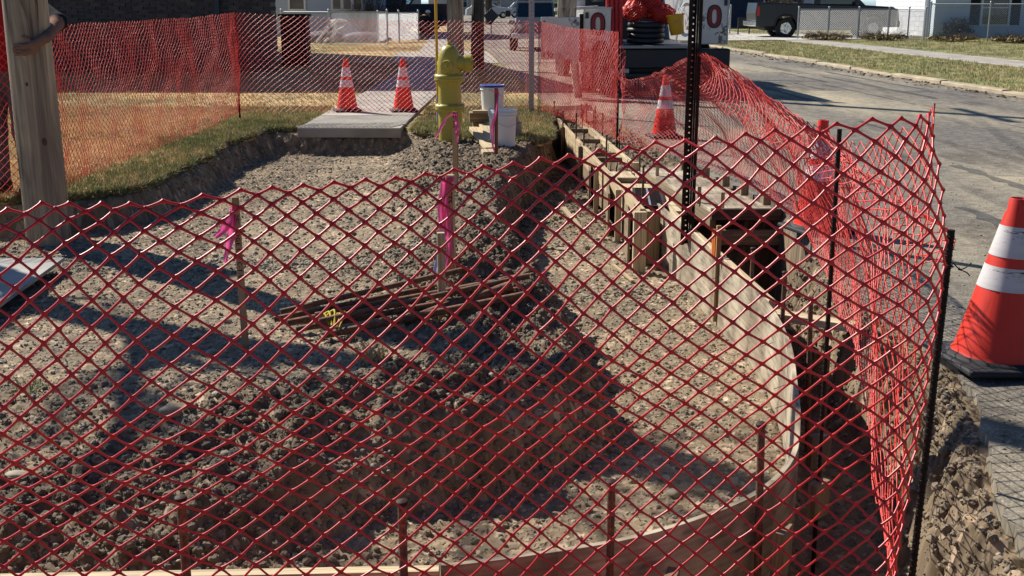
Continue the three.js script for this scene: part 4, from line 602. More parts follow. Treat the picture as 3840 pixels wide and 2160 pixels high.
function house(label, [x, y, z], turn, w, d, h, roofH, wallM, roofM, { siding = 0, sidingM, windows = [], name = 'house', doors = [] }) {
  const t = thing(name, label, 'house', [x, y, z], turn); // front face centred at origin, facing +z
  obj('wall', bx(w, h, d, 0, h / 2, -d / 2), wallM, t);
  const rf = profile([[-d / 2 - .4, 0], [0, roofH], [d / 2 + .4, 0], [d / 2 + .4, .12], [0, roofH + .16], [-d / 2 - .4, .12]], w + .6).rotateY(Math.PI / 2).translate(0, h, -d / 2); obj('roof', rf, roofM, t); obj('gable', profile([[-d / 2, 0], [d / 2, 0], [0, roofH]], w - .1).rotateY(Math.PI / 2).translate(0, h, -d / 2), wallM, t);
  if (siding) for (let i = 0; i < Math.floor(h / siding); i++) obj('siding_board', bx(w + .04, siding - .006, .022, 0, (i + .5) * siding, .012, 0, -.07), sidingM ?? wallM, t);
  for (const [wx, wy, ww, wh, shut] of windows) { const f = obj('window', [bx(ww + .16, .09, .1, wx, wy + wh / 2 + .045, .05), bx(ww + .2, .07, .14, wx, wy - wh / 2 - .035, .06), bx(.08, wh, .1, wx - ww / 2 - .04, wy, .05), bx(.08, wh, .1, wx + ww / 2 + .04, wy, .05), bx(ww, .05, .07, wx, wy, .05)], mat.white, t); obj('pane', bx(ww, wh, .03, wx, wy, .035), mat.glass, f);
    if (shut) for (const s of [-1, 1]) { const sh = []; for (let k = 0; k < 12; k++) sh.push(bx(.34, wh / 12 * .8, .03, wx + s * (ww / 2 + .3), wy - wh / 2 + (k + .5) * wh / 12, .05, 0, -.4)); sh.push(bx(.4, wh + .06, .02, wx + s * (ww / 2 + .3), wy, .03)); obj('shutter', sh, mat.black, t); } }
  for (const [dx, dw, dh] of doors) { const q = obj('door', bx(dw, dh, .06, dx, dh / 2 + .1, .04), mat.white, t); obj('handle', new THREE.SphereGeometry(.035, 8, 6).translate(dx + dw * .38, 1.1, .09), mat.galv, q); }
  return t; }
const slate = M({ c: [.06, .06, .065], map: asphaltMap }), bluish = M({ c: [.42, .5, .62] }), navy = M({ c: [.02, .035, .075] }), greySide = M({ c: [.6, .66, .7] });
house('pale blue sided house with tall windows beyond the left wire fence', [-8.4, 0, -52], .03, 4.6, 8, 5.4, 2, bluish, slate, { siding: .14, windows: [[-1.15, 1.95, .62, 1.5], [.62, 1.85, .34, 1.3], [1.08, 1.85, .34, 1.3], [1.54, 1.85, .34, 1.3]] });
house('far pale house on the left beyond the grey panels', [-13, 0, -90], .1, 12, 8, 5, 2.5, M({ c: [.5, .5, .47] }), slate, { windows: [[-2, 1.6, 1, 1.4], [3, 1.6, 1, 1.4]] });
house('dark blue house with white posts behind the black pickup', [11.5, .08, -68], -.06, 11, 8, 5.4, 2.6, navy, slate, { siding: .16, windows: [[.5, 1.75, 1, 1.3], [3.6, 1.8, .9, 1.4]], doors: [[-2.6, 1, 2.1]] });
for (const [i, x] of [8.2, 9.2, 10.6].entries()) tag(obj('porch_post', [bx(.2, 2.6, .2, x, 1.38, -66.6), bx(.3, .16, .3, x, .16, -66.6), bx(.3, .14, .3, x, 2.6, -66.6)], mat.white), ['left white porch post of the dark blue house', 'middle white porch post of the dark blue house', 'right white porch post of the dark blue house'][i], 'porch post');
house('grey sided house with black shutters at upper right', [22.0, .08, -48.2], -.03, 9, 8, 4.6, 2.4, greySide, slate, { siding: .2, windows: [[-2.05, 1.2, 1.05, 1.35, true]] });
{ const t = thing('garage', 'white painted block garage beside the grey house', 'garage', [17.05, .08, -51.5], -1.45); obj('wall', bx(4.8, 2.7, 2, 0, 1.35, -1.03), mat.white, t); const bg = bx(.39, .19, .03, 0, 0, 0, 0, 0, 0, .004), bm = [M({ c: [.8, .8, .8] }), M({ c: [.74, .74, .75] })];
  for (let r = 0; r < 13; r++) for (let c = 0; c < 12; c++) { const o = new THREE.Mesh(bg, bm[(r * 3 + c * 5) % 2]); o.name = 'concrete_block'; o.position.set(-2.2 + c * .4, .12 + r * .2, -.02); o.castShadow = o.receiveShadow = true; t.add(o); }
  obj('roof', profile([[-2.6, 0], [0, .8], [2.6, 0], [2.6, .12], [0, .92], [-2.6, .12]], 2.4).translate(0, 2.7, -1), slate, t); }
house('distant pale house at the far end of the street', [-2, 0, -140], 0, 16, 8, 5, 3, M({ c: [.45, .44, .42] }), slate, { windows: [[-4, 1.6, 1.2, 1.4], [0, 1.6, 1.2, 1.4], [4, 1.6, 1.2, 1.4]] });
house('distant brown house right of the street end', [14, 0, -130], 0, 14, 8, 5, 3, M({ c: [.2, .15, .12] }), slate, { windows: [[-4, 1.6, 1.2, 1.4], [3, 1.6, 1.2, 1.4]] });

// ================================================================ CHAIN-LINK FENCES
function linkFence(label, pts, h, wire, r, postEvery, y = .08) { const t = thing('chain_link_fence', label, 'wire fence'); let L = 0; const s = [0]; for (let i = 1; i < pts.length; i++) { L += Math.hypot(pts[i][0] - pts[i - 1][0], pts[i][1] - pts[i - 1][1]); s.push(L); }
  const at = q => { let i = 1; while (i < s.length - 1 && q > s[i]) i++; const k = (q - s[i - 1]) / (s[i] - s[i - 1]); return [lerp(pts[i - 1][0], pts[i][0], k), lerp(pts[i - 1][1], pts[i][1], k)]; };
  obj('wire_mesh', netGeo((u, v) => { const [a, b] = at(Math.min(L, u * wire)); return [a, y + h - v * wire, b]; }, Math.round(L / wire), Math.floor(h / wire), { r, seg: 1, sides: 3, knot: 0 }), mat.galv, t);
  const n = Math.max(1, Math.round(L / postEvery)); for (let i = 0; i <= n; i++) { const [a, b] = at(i / n * L); const p = obj('post', rod([a, y - .1, b], [a, y + h + .06, b], .032, .032, 8), mat.galv, t); obj('post_cap', new THREE.SphereGeometry(.042, 8, 6).translate(a, y + h + .07, b), mat.galv, p); }
  for (let i = 1; i < pts.length; i++) obj('top_rail', rod([pts[i - 1][0], y + h, pts[i - 1][1]], [pts[i][0], y + h, pts[i][1]], .022, .022, 6), mat.galv, t); return t; }
linkFence('grey wire fence in front of the black pickup and white garage', [[11.3, -46], [15.2, -46], [15.6, -44]], 1.15, .085, .006, 1.1);
linkFence('tall wire fence in front of the grey house at right', [[15.7, -43.8], [18.5, -41.3], [21, -40]], 1.35, .085, .006, 2.2);
linkFence('wire gate and fence left of the black pickup', [[8.2, -55], [10.2, -54.5]], 1.2, .09, .005, 1);
linkFence('wire fence in front of the pale blue house', [[-8.5, -43], [-6.5, -42], [-4.5, -42]], 1.15, .085, .004, 2, 0);
linkFence('dense grey wire panel right of the left wire fence', [[-5, -43.5], [-3.7, -46]], 1.1, .08, .008, 1.4, 0);
for (const [i, p] of [[[-7.3, .02, -43.4], [-6.9, .5, -43.2], [-6.5, .85, -43]], [[-7.0, .02, -43.1], [-6.6, .4, -43], [-6.45, .9, -42.9]], [[-6.8, .8, -43.2], [-6.4, .85, -43], [-6.1, .8, -43]], [[-6.75, .02, -43], [-6.5, .45, -43], [-6.2, .6, -43]]].entries()) tag(obj('white_pipe', tube(p, .045, 16, 8), mat.white), ['longest white pipe of the heap by the left fence', 'steep white pipe of the heap by the left fence', 'white pipe lying across the top of the heap by the left fence', 'short bent white pipe of the heap by the left fence'][i], 'pipe', 'heap of white pipes');
tag(obj('tarp_heap', [stoneGeo(71, 3).toNonIndexed().scale(1.1, .55, .6).translate(-7.2, .15, -44.3), stoneGeo(72, 3).toNonIndexed().scale(.9, .6, .6).translate(-5.6, .1, -44.2)], M({ c: [.07, .07, .09], roughness: .7 })), 'dark tarp covered heap behind the left wire fence', 'heap');

// ================================================================ VEHICLES
const tyreM = mat.rubber;
function wheel(parent, x, z, r, w, alloy = true) { const wh = obj('wheel', lathe([[r * .55, -w / 2], [r * .92, -w / 2], [r, -w * .36], [r, w * .36], [r * .92, w / 2], [r * .55, w / 2]], 28).rotateX(Math.PI / 2).translate(x, r, z), tyreM, parent); const s = Math.sign(z) || 1, g = [lathe([[0, 0], [r * .2, .01], [r * .24, -.01], [r * .56, -.03], [r * .6, .012], [r * .6, -w * .6]], 24).rotateX(s * Math.PI / 2).translate(x, r, z + s * w * .42)]; if (alloy) for (let k = 0; k < 5; k++) g.push(bx(r * .5, r * .16, .03, r * .34, 0, 0).rotateZ(k * 1.2566).translate(x, r, z + s * w * .45)); obj('rim', g, mat.chrome, wh); return wh; }
function pickup(label, pos, turn, paint) { const t = thing('pickup_truck', label, 'pickup truck', pos, turn); const W = 1.95; // x: rear at 0, front at 5.9; side view
  const arch = (cx, r) => { const o = []; for (let k = 0; k <= 10; k++) { const a = Math.PI - k / 10 * Math.PI; o.push([cx + Math.cos(a) * r, .5 + Math.max(0, Math.sin(a)) * r * .98]); } return o; };
  obj('body', profile([[.08, .5], ...arch(1.25, .48), ...arch(4.85, .48), [5.75, .5], [5.85, .75], [5.8, 1.1], [5.6, 1.22], [4.2, 1.3], [2.35, 1.33], [2.33, 1.36], [.06, 1.38], [.02, 1.0]], W, .05), paint, t);
  const cab = obj('cab', profile([[2.4, 1.28], [2.42, 1.4], [2.5, 1.86], [2.75, 1.93], [3.6, 1.93], [3.85, 1.85], [4.5, 1.3]], W - .2, .07), paint, t);
  for (const s of [-1, 1]) { obj('side_window', profile([[2.62, 1.38], [2.66, 1.78], [2.78, 1.84], [3.55, 1.84], [3.7, 1.78], [4.2, 1.38]], .02).translate(0, 0, s * (W / 2 - .09)), mat.glass, cab); obj('door_handle', bx(.16, .035, .03, 2.85, 1.2, s * (W / 2 + .01)), paint, t); obj('mirror', bx(.1, .17, .2, 4.05, 1.4, s * (W / 2 + .1), 0, 0, 0, .02), paint, t); obj('tail_light', bx(.1, .36, .05, .08, 1.1, s * (W / 2 - .01), 0, 0, 0, .01), M({ c: [.5, .01, .01], roughness: .25 }), t); obj('headlight', bx(.12, .18, .3, 5.76, .98, s * (W / 2 - .2), 0, 0, 0, .02), M({ c: [.6, .62, .62], roughness: .15 }), t); obj('arch_lip', [1.25, 4.85].map(cx => tube(arch(cx, .49).map(p => [p[0], p[1], s * (W / 2 + .005)]), .02, 16, 5)), paint, t); }
  obj('windscreen', profile([[3.88, 1.8], [4.45, 1.34], [4.5, 1.36], [3.92, 1.84]], W - .45), mat.glass, cab); obj('rear_window', bx(.02, .36, 1.3, 2.44, 1.62, 0, 0, 0, -.15), mat.glass, cab);
  obj('rear_bumper', bx(.2, .22, W - .04, -.06, .6, 0, 0, 0, 0, .05), mat.chrome, t); obj('front_bumper', bx(.2, .26, W, 5.86, .58, 0, 0, 0, 0, .05), mat.chrome, t); obj('grille', bx(.06, .3, 1.2, 5.83, .95, 0, 0, 0, 0, .02), mat.black, t);
  obj('chassis', bx(4.9, .2, 1.2, 2.9, .42, 0), mat.black, t);
  for (const x of [1.25, 4.85]) for (const s of [-1, 1]) wheel(t, x, s * (W / 2 - .14), .41, .26); return t; }
const blackPaint = MP({ c: [.01, .011, .018], roughness: .35, clearcoat: .25, clearcoatRoughness: .15 });
pickup('black pickup truck parked on the driveway across the road', [10.05, .04, -49], .0, blackPaint);
pickup('dark blue pickup parked beyond the grey wire panel', [-3.0, 0, -59], Math.PI - .15, MP({ c: [.02, .03, .05], roughness: .3, clearcoat: 1 }));
function car(label, pos, turn, c, name = 'parked_car') { const t = thing(name, label, 'car', pos, turn), m = MP({ c, roughness: .3, clearcoat: 1 }); obj('body', profile([[0, .35], [.05, .8], [.3, .95], [3.2, .98], [4.3, .82], [4.4, .4]], 1.75, .08), m, t); const k = obj('cabin', profile([[.35, .93], [.8, 1.4], [2.3, 1.42], [3.1, .95]], 1.5, .08), m, t); for (const s of [-1, 1]) obj('side_window', profile([[.65, .98], [.9, 1.33], [2.2, 1.34], [2.75, .98]], .02).translate(0, 0, s * .755), mat.glass, k); for (const x of [.85, 3.5]) for (const s of [-1, 1]) wheel(t, x, s * .78, .31, .2); return t; }
car('white car parked far up the street', [-4.4, 0, -112], .1, [.6, .6, .6]); car('silver car parked far up the street beside the white one', [-.6, 0, -115], .05, [.35, .37, .4]); car('yellow green car parked far at the street end', [3.2, 0, -118], 0, [.4, .42, .08]);
{ // boxy off-roader facing us
  const t = thing('parked_suv', 'grey four wheel drive facing us with a black side mirror', 'suv', [.72, 0, -36.6], -.02), p = MP({ c: [.16, .18, .2], roughness: .35, clearcoat: 1 });
  t.scale.setScalar(.86);
  obj('hood', profile([[0, .62], [0, 1.0], [-.08, 1.08], [-1.35, 1.14], [-1.35, .55], [-.2, .5]], 1.5, .06).rotateY(-Math.PI / 2), p, t);
  for (const s of [-1, 1]) { obj('fender', bx(.28, .14, 1.2, s * .84, 1.02, -.62, 0, 0, 0, .05), p, t); obj('headlight', rod([s * .56, .88, .02], [s * .56, .88, .07], .11, .1, 18), M({ c: [.7, .72, .74], roughness: .15 }), t); obj('mirror', bx(.2, .24, .1, s * 1.02, 1.32, -1.4, 0, 0, 0, .03), mat.black, t); obj('pillar', beam([s * .72, 1.14, -1.38], [s * .64, 1.72, -1.68], .06, .06), p, t); }
  obj('cabin', [bx(1.55, .62, 2.6, 0, .86, -2.7, 0, 0, 0, .05), bx(1.4, .08, 2.4, 0, 1.74, -2.85, 0, 0, 0, .03), bx(1.4, .55, .05, 0, 1.45, -4.0)], p, t); obj('windscreen', beam([0, 1.17, -1.39], [0, 1.7, -1.68], 1.3, .02), mat.glass, t); for (const s of [-1, 1]) obj('side_window', bx(.02, .5, 2.2, s * .7, 1.44, -2.8), mat.glass, t);
  const gr = obj('grille', bx(.82, .36, .04, 0, .86, .03, 0, 0, 0, .01), p, t); for (let k = 0; k < 7; k++) obj('grille_slot', bx(.05, .27, .03, (k - 3) * .105, .86, .04), mat.black, gr);
  obj('front_bumper', bx(1.7, .18, .2, 0, .55, .12, 0, 0, 0, .04), mat.white, t); obj('roof_rack', [bx(1.3, .03, .05, 0, 1.81, -2.1), bx(1.3, .03, .05, 0, 1.81, -3.4)], mat.black, t);
  for (const z of [-.55, -3.1]) for (const s of [-1, 1]) { const w = obj('wheel', lathe([[.2, -.13], [.36, -.13], [.39, -.08], [.39, .08], [.36, .13], [.2, .13]], 24).rotateZ(Math.PI / 2).translate(s * .8, .39, z), tyreM, t); obj('rim', lathe([[0, 0], [.2, -.02], [.22, .02]], 16).rotateZ(-s * Math.PI / 2).translate(s * .9, .39, z), mat.galv, w); } }
const font = await new FontLoader().loadAsync('fonts/droid/droid_sans_bold.typeface.json');
{ // service truck seen from behind
  const t = thing('utility_truck', 'white utility service truck with red numerals parked at the kerb', 'truck', [2.36, 0, -19.05], .063), wm = MP({ c: [.7, .71, .74], map: grimeMap, roughness: .35, clearcoat: .5 }), W = 1.2, navyM = M({ c: [.012, .014, .022], roughness: .5 });
  for (const s of [-1, 1]) { const h0 = s < 0 ? .68 : .82, h1 = s < 0 ? 1.42 : 1.62; const cb = obj('side_cabinet', bx(.46, h1 - h0, 3.4, s * (W - .23), (h0 + h1) / 2, -1.72, 0, 0, 0, .02), wm, t);
    const zero = new TextGeometry('0', { font, size: .36, depth: .008, curveSegments: 6 }); zero.computeBoundingBox(); const b = zero.boundingBox, cx = (b.min.x + b.max.x) / 2, cy = (b.min.y + b.max.y) / 2; const y = s < 0 ? 1.15 : 1.27; obj('numeral', zero.clone().translate(-cx, -cy, 0).scale(.86, .92, 1).translate(s * (W - .24), y, -.015), M({ c: [.2, .012, .02], roughness: .5 }), cb);
    obj('numeral_outline', zero.clone().translate(-cx, -cy, 0).scale(1.02, 1.02, 1).translate(s * (W - .24), y, -.0205), M({ c: [.03, .025, .04] }), cb);
    obj('cabinet_trim', [bx(.48, .02, .012, s * (W - .23), h1 - .01, -.012), bx(.02, h1 - h0, .012, s * (W - .01), (h0 + h1) / 2, -.012)], mat.galv, cb); obj('marker_light', bx(.05, .1, .03, s * (W - .06), h1 - .13, -.005, 0, 0, 0, .01), M({ c: [.05, .05, .055] }), cb); obj('rack_bar', bx(.12, .9, .1, s * (W - .5), 1.75, -.25, 0, 0, 0, .01), s < 0 ? wm : mat.galv, t); }
  for (const x of [-1.02, 1.02]) obj('tail_light', bx(.12, .09, .03, x, .62, -.0, 0, 0, 0, .01), M({ c: [.3, .01, .01], roughness: .3 }), t);
  obj('deck', bx(1.5, .08, 3.4, 0, .78, -1.72), navyM, t); obj('rear_bumper', bx(2.42, .32, .24, 0, .6, .05, 0, 0, 0, .03), navyM, t); obj('bumper_plate', bx(1.42, .045, .3, 0, .79, .06, 0, 0, 0, .008), M({ c: [.3, .3, .29], roughness: .5, metalness: .5 }), t); obj('step', bx(2.3, .08, .3, .04, .33, .0, 0, 0, 0, .02), navyM, t); obj('rear_panel', bx(2.3, .4, .06, 0, .45, -.1), navyM, t);
  obj('licence_plate', bx(.3, .15, .01, -.6, .42, .1), mat.galv, t);
  obj('crest', [new THREE.CylinderGeometry(.12, .15, .006, 5).rotateX(Math.PI / 2).translate(-.92, .76, .0), bx(.34, .05, .006, -.92, .72, .0), bx(.2, .045, .006, -.92, .8, .0)], M({ c: [.03, .03, .035] }), t);
  const cab = obj('cab', [bx(2.1, 1.1, 1.7, 0, 1.05, -4.4, 0, 0, 0, .08), bx(1.9, .7, 1.4, 0, 1.9, -4.4, 0, 0, 0, .12)], wm, t); obj('rear_window', bx(1.4, .4, .03, 0, 1.92, -3.69), mat.glass, cab); obj('hood', bx(1.8, .6, 1.2, 0, 1.0, -5.7, 0, 0, 0, .1), wm, t);
  obj('headboard', bx(1.5, .9, .06, 0, 1.25, -3.4), navyM, t);
  for (const z of [-.95, -5.4]) for (const s of [-1, 1]) for (const k of z > -2 ? [0, 1] : [0]) { const w = obj('wheel', lathe([[.22, -.12], [.4, -.12], [.43, -.08], [.43, .08], [.4, .12], [.22, .12]], 24).rotateZ(Math.PI / 2).translate(s * (.95 - k * .28), .43, z), tyreM, t); obj('rim', lathe([[0, .02], [.22, -.03], [.25, .03]], 16).rotateZ(-s * Math.PI / 2).translate(s * (1.04 - k * .28), .43, z), mat.galv, w); }
  obj('mud_flap', [bx(.6, .4, .02, -.85, .28, -.35), bx(.6, .4, .02, .85, .28, -.35)], mat.black, t);
  const dr = obj('open_door', bx(.62, .66, .04, -1.62, .94, .42, -.05, 0, 0, .01), wm, t); obj('hinge_post', bx(.06, .75, .06, -1.28, .94, .4), mat.steelDark, dr); for (const [x, y] of [[-1.88, 1.2], [-1.38, 1.2], [-1.88, .68], [-1.38, .68]]) obj('door_bolt', rod([x, y, .44], [x, y, .455], .014, .014, 6), mat.black, dr);
  const wl = obj('work_light', bx(.2, .18, .08, -.98, 1.6, .05, -.1, -.1, .1, .02), mat.black, t); obj('lens', bx(.16, .14, .01, -.975, 1.6, .095, -.1, -.1, .1), M({ c: [.6, .6, .58], roughness: .2 }), wl); obj('tail_rail', rod([-1.7, 1.38, .25], [-.98, 1.42, .05], .025, .025, 8), wm, t); }
{ const t = thing('white_barricade_leg', 'weathered white painted plank frame standing left of the truck', 'barricade', [.88, 0, -18.55], .05), pm = M({ map: poleMap, c: [1, 1, 1] }); pm.color.setRGB(1.1, 1.1, 1.12); obj('plank', bx(.3, 1.5, .05, .0, 1.6, 0, 0, 0, -.03, .006), pm, t); obj('leg', beam([-.09, .9, 0], [-.1, .35, .03], .1, .05, .004), pm, t); obj('leg', beam([.08, .9, 0], [.19, -.0, .04], .13, .05, .004), pm, t); }
// load on the truck bed
{ const red = M({ c: [.5, .02, .02], roughness: .5 }); for (let k = 0; k < 4; k++) tag(obj('red_pole', rod([1.58 + k * .07, .83, -19.1 + .02 * (k % 2)], [1.56 + k * .072, 2.05, -19.25], .033, .033, 10), red), ['leftmost red pole upright on the truck bed', 'second red pole from the left on the truck bed', 'third red pole from the left on the truck bed', 'rightmost red pole upright on the truck bed'][k], 'pole', 'red poles on the truck');
  const coil = M({ c: [.012, .013, .018], roughness: .55 }); for (let k = 0; k < 4; k++) tag(obj('black_hose_coil', [0, 1].map(j => new THREE.TorusGeometry(.27 - j * .08, .045, 8, 36).rotateX(Math.PI / 2).translate(2.22 + .01 * (k % 2), .88 + k * .085, -19.35)), coil), ['lowest black hose coil on the truck bed', 'second black hose coil from the bottom on the truck bed', 'third black hose coil from the bottom on the truck bed', 'top black hose coil on the truck bed'][k], 'hose coil', 'black hose coils on the truck');
  const wad = (x, y, z, a, b, c, s, label) => { const u = []; const g = netGeo((i, j) => { const th = i / 22 * 6.2832, ph = j / 12 * Math.PI, k = 1 + .25 * noise(Math.cos(th) * 2 + s, Math.sin(th) * 2, ph * 2); return [x + a * Math.cos(th) * Math.sin(ph) * k, y + b * Math.cos(ph) * k, z + c * Math.sin(th) * Math.sin(ph) * k]; }, 22, 12, { r: .006, seg: 1, sides: 3, knot: 0 }); const core = stoneGeo(s, 3); const h = thing('netting_roll', label, 'netting roll'); obj('mesh', g, mat.netFar, h); obj('core', core.toNonIndexed().scale(a * .9, b * 1.3, c * .9).translate(x, y, z), M({ c: [.32, .012, .014], roughness: .7 }), h); };
  wad(2.02, 1.36, -19.3, .2, .16, .2, 41, 'left roll of red netting heaped on the hose coils'); wad(2.28, 1.44, -19.5, .22, .2, .2, 42, 'middle roll of red netting heaped highest on the truck'); wad(2.5, 1.3, -19.35, .2, .16, .18, 43, 'right roll of red netting beside the yellow bucket'); wad(2.05, 1.6, -19.55, .25, .18, .2, 44, 'rearmost roll of red netting on the truck bed');
  { const b = thing('yellow_bucket', 'yellow bucket tipped on the truck bed', 'bucket', [2.72, .98, -19.12]); b.rotation.z = .15; obj('pail', lathe([[0, 0], [.11, 0], [.14, .3], [.155, .3], [.155, .33], [.135, .33], [.1, .02]], 24), M({ c: [.6, .34, .02], roughness: .45 }), b); obj('wire_handle', tube([[-.15, .31, 0], [0, .2, .17], [.15, .31, 0]], .004, 16, 5), mat.galv, b); }
  tag(obj('white_hose_coil', [0, 1, 2].map(j => new THREE.TorusGeometry(.26 - j * .012, .016, 6, 40).scale(.5, 1, 1).rotateY(.3 + j * .08).translate(2.84 + j * .015, 1.22, -19.06 - j * .03)), mat.white), 'white hose coil hanging beside the yellow bucket', 'hose coil'); }
// signs up the street
{ const t = thing('warning_sign', 'dark diamond road sign seen from behind up the street', 'road sign', [-.98, 0, -55]); obj('post', rod([0, 0, 0], [0, 1.2, 0], .03, .03, 8), mat.galv, t); obj('panel', bx(.52, .52, .02, 0, .86, .03, 0, 0, Math.PI / 4, .01), M({ c: [.05, .05, .055], roughness: .5 }), t); }
{ const t = thing('stop_sign', 'red octagonal road sign above the open truck door', 'road sign', [3.1, 0, -70]); obj('post', rod([0, 0, 0], [0, 2, 0], .04, .04, 8), mat.galv, t); obj('panel', new THREE.CylinderGeometry(.38, .38, .02, 8).rotateY(Math.PI / 8).rotateX(Math.PI / 2).translate(0, 1.6, .05), M({ c: [.4, .02, .02], roughness: .5 }), t); }
tag(obj('yard_sign', [bx(.5, .4, .02, 10.45, .62, -52.5), bx(.05, .8, .05, 10.2, .42, -52.5), bx(.05, .8, .05, 10.7, .42, -52.5)], M({ c: [.03, .03, .035] })), 'small dark board sign left of the black pickup', 'yard sign');

// ================================================================ PEOPLE
const segD = (p, a, b, ra, rb) => { const bax = b[0] - a[0], bay = b[1] - a[1], baz = b[2] - a[2], pax = p[0] - a[0], pay = p[1] - a[1], paz = p[2] - a[2], h = clamp((pax * bax + pay * bay + paz * baz) / (bax * bax + bay * bay + baz * baz + 1e-9)); return Math.hypot(pax - bax * h, pay - bay * h, paz - baz * h) - lerp(ra, rb, h); };
const smin = (a, b, k) => { const h = clamp(.5 + .5 * (b - a) / k); return lerp(b, a, h) - k * h * (1 - h); };
function fleshOf(bones, cell, k, paint) { // bones: [a, b, ra, rb]; union with smooth joints
  const lo = [1e9, 1e9, 1e9], hi = [-1e9, -1e9, -1e9]; for (const [a, b, ra, rb] of bones) for (let i = 0; i < 3; i++) { lo[i] = Math.min(lo[i], a[i] - ra, b[i] - rb); hi[i] = Math.max(hi[i], a[i] + ra, b[i] + rb); }
  const c = lo.map((v, i) => (v + hi[i]) / 2), half = Math.max(...hi.map((v, i) => v - lo[i])) / 2 + 4 * cell, n = Math.min(150, Math.ceil(2 * half / cell)), mc = new MarchingCubes(n, mat.white, false, false, 400000), hs = n / 2;
  mc.isolation = 0; const p = [0, 0, 0];
  for (let z = 0; z < n; z++) for (let y = 0; y < n; y++) for (let x = 0; x < n; x++) { p[0] = c[0] + (x - hs) / hs * half; p[1] = c[1] + (y - hs) / hs * half; p[2] = c[2] + (z - hs) / hs * half; let d = 1; if (p[0] > lo[0] - .05 && p[0] < hi[0] + .05 && p[1] > lo[1] - .05 && p[1] < hi[1] + .05 && p[2] > lo[2] - .05 && p[2] < hi[2] + .05) for (const [a, b, ra, rb, kk] of bones) d = smin(d, segD(p, a, b, ra, rb), kk ?? k); mc.field[x + y * n + z * n * n] = -d; }
  mc.update(); const m = mc.count, g = new THREE.BufferGeometry(), P = mc.positionArray.slice(0, m * 3), N = mc.normalArray.slice(0, m * 3), C = new Float32Array(m * 3);
  for (let i = 0; i < m; i++) { for (let j = 0; j < 3; j++) P[3 * i + j] = c[j] + P[3 * i + j] * half; const q = paint(P[3 * i], P[3 * i + 1], P[3 * i + 2]); C.set(q, 3 * i); }
  g.setAttribute('position', new THREE.BufferAttribute(P, 3)); g.setAttribute('normal', new THREE.BufferAttribute(N, 3)); g.setAttribute('color', new THREE.BufferAttribute(C, 3)); g.computeVertexNormals(); return g;
}
const skin = [.24, .13, .09], redShirt = [.3, .02, .03], jeans = [.1, .105, .125], sleeve = [.012, .013, .018], boot = [.06, .04, .025], hairC = [.03, .022, .016];
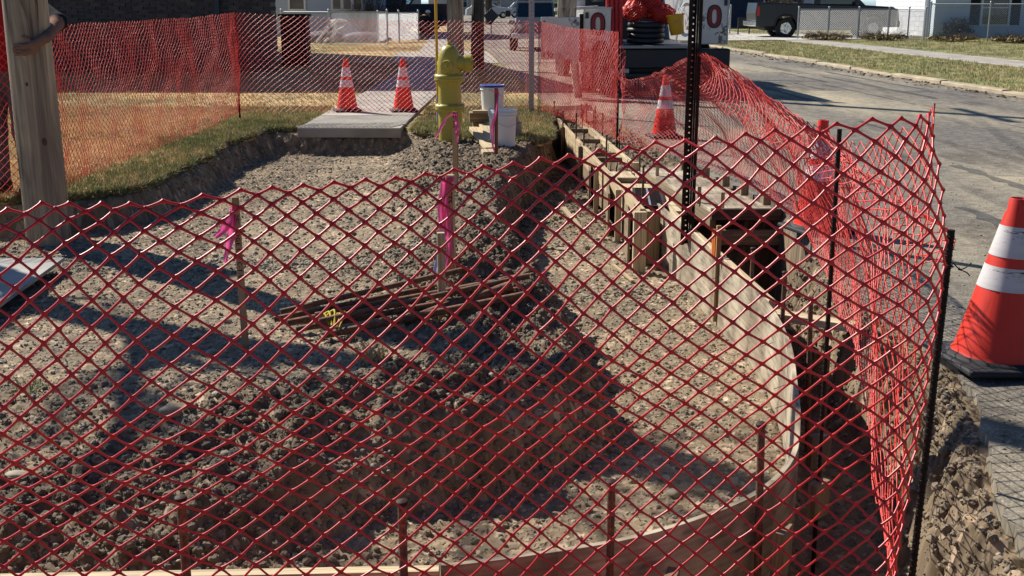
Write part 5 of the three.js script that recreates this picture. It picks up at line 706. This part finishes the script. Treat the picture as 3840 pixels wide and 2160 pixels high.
{ const t = thing('person', 'person in red shirt and grey jeans hugging the wooden utility pole', 'person', [-4.0, 0, -9.12]);
  // local: x right, z towards us; left arm (our right) goes round the pole
  const sh = [.27, 1.49, .06], el = [.57, 1.355, .32], wr = [.63, 1.245, .72];
  const body = [[[0, 1.0, 0], [0, 1.42, 0], .16, .17], [[-.17, 1.46, .01], [.2, 1.48, .03], .09, .09], [[0, 1.5, .01], [0, 1.6, .03], .062, .058], [[0, 1.68, .04], [0, 1.74, .03], .092, .1], [[0, 1.62, .075], [0, 1.66, .1], .05, .045], [[0, 1.69, .13], [0, 1.665, .152], .012, .018, .02], [[-.1, 1.68, .02], [-.105, 1.71, .02], .016, .02, .01], [[.1, 1.68, .02], [.105, 1.71, .02], .016, .02, .01],
    [[-.09, .95, 0], [-.11, .5, .03], .105, .075], [[-.11, .5, .03], [-.12, .1, -.02], .078, .055], [[.09, .95, 0], [.1, .5, .04], .105, .075], [[.1, .5, .04], [.11, .1, 0], .078, .055], [[-.12, .05, -.06], [-.13, .045, .17], .05, .045], [[.11, .05, -.04], [.13, .045, .19], .05, .045],
    [[.2, 1.48, .03], sh, .088, .082], [sh, el, .085, .066], [el, wr, .056, .036], [[-.2, 1.45, .01], [-.33, 1.2, .03], .075, .055], [[-.33, 1.2, .03], [-.3, .95, .16], .05, .035]];
  const paint = (x, y, z) => { if (y < .1) return boot; if (y < .98) return x < -.24 && y > .85 ? skin : jeans; if (x > .28) { const k = ((x - sh[0]) * (el[0] - sh[0]) + (y - sh[1]) * (el[1] - sh[1]) + (z - sh[2]) * (el[2] - sh[2])) / .19, f = segD([x, y, z], el, wr, .05, .04) ; const u = ((x - el[0]) * (wr[0] - el[0]) + (z - el[2]) * (wr[2] - el[2])) / .18; return u > .12 ? skin : k > .25 ? sleeve : redShirt; } if (y > 1.545) return y > 1.73 || (z < .0 && y > 1.63) ? hairC : skin; if (x < -.27 && y < 1.25) return skin; return redShirt; };
  const bg = fleshOf(body, .0135, .035, paint);
  // hand laid on the front of the pole: palm, four fingers, thumb (pole axis at local x .45, z .6, radius about .175)
  const on = (a, y, o = .012) => [.455 + (.16 + o) * Math.cos(a), y, .6 + (.16 + o) * Math.sin(a)], bones = [[wr, on(1.0, 1.2, .022), .032, .034], [on(1.0, 1.205, .016), on(1.4, 1.19, .012), .024, .02], [on(1.0, 1.165, .016), on(1.4, 1.145, .012), .024, .02]];
  [[1.21, .0, .46], [1.188, .02, .52], [1.166, .02, .5], [1.144, .0, .42]].forEach(([y, dy, L]) => { const a0 = 1.38, y1 = y - .01; bones.push([on(a0, y - .01), on(a0 + L * .42, y1 + .004, .014), .0105, .0095, .006], [on(a0 + L * .42, y1 + .004, .014), on(a0 + L * .75, y1, .009), .0095, .0088, .006], [on(a0 + L * .75, y1, .009), on(a0 + L, y1 - .004, .006), .0088, .0075, .006]); });
  bones.push([on(1.05, 1.21), on(1.2, 1.245, .012), .0125, .011, .008], [on(1.2, 1.245, .012), on(1.4, 1.262, .01), .011, .0085, .006]);
  const hg = fleshOf(bones, .0035, .012, () => skin);
  const o = new THREE.Mesh(mergeGeometries([bg, hg]), MP({ vertexColors: true, roughness: .95, specularIntensity: .25 })); o.name = 'body'; o.castShadow = o.receiveShadow = true; t.add(o);
  obj('sleeve_cuff', new THREE.TorusGeometry(.062, .009, 8, 24).lookAt(V(.3, -.16, .36)).translate(...[0, 1, 2].map(i => lerp(el[i], wr[i], .02))), M({ c: sleeve }), t);
  for (const s of [-1, 1]) { obj('eye', new THREE.SphereGeometry(.011, 8, 6).translate(s * .034, 1.69, .118), mat.white, t); } }
{ const t = thing('person', 'crouching worker in dark jacket and white hard hat far up the verge', 'person', [-3.75, 0, -51], -1.2);
  const b = [[[0, .42, 0], [.16, .8, .02], .15, .15], [[.16, .8, 0], [.22, .95, 0], .07, .06], [[.24, 1.0, 0], [.25, 1.04, 0], .09, .09], [[0, .42, .1], [.38, .45, .14], .09, .075], [[.38, .45, .14], [.3, .08, .14], .07, .05], [[0, .42, -.1], [.3, .2, -.14], .09, .075], [[.3, .2, -.14], [-.05, .07, -.14], .07, .05], [[.3, .05, .14], [.44, .04, .15], .045, .04], [[.16, .8, .17], [.36, .6, .22], .06, .05], [[.36, .6, .22], [.56, .55, .12], .045, .035], [[.16, .8, -.17], [.38, .58, -.2], .06, .05], [[.38, .58, -.2], [.56, .5, -.06], .045, .035]];
  const o = new THREE.Mesh(fleshOf(b, .016, .04, (x, y, z) => y > .93 || x > .5 ? skin : y < .5 ? [.12, .06, .05] : [.012, .012, .016]), M({ vertexColors: true, roughness: .9 })); o.name = 'body'; o.castShadow = o.receiveShadow = true; t.add(o);
  obj('hard_hat', lathe([[.14, 0], [.115, .01], [.11, .05], [.07, .1], [0, .115]], 18).translate(.25, 1.06, 0), mat.white, t); }
renderer.render(scene, camera);
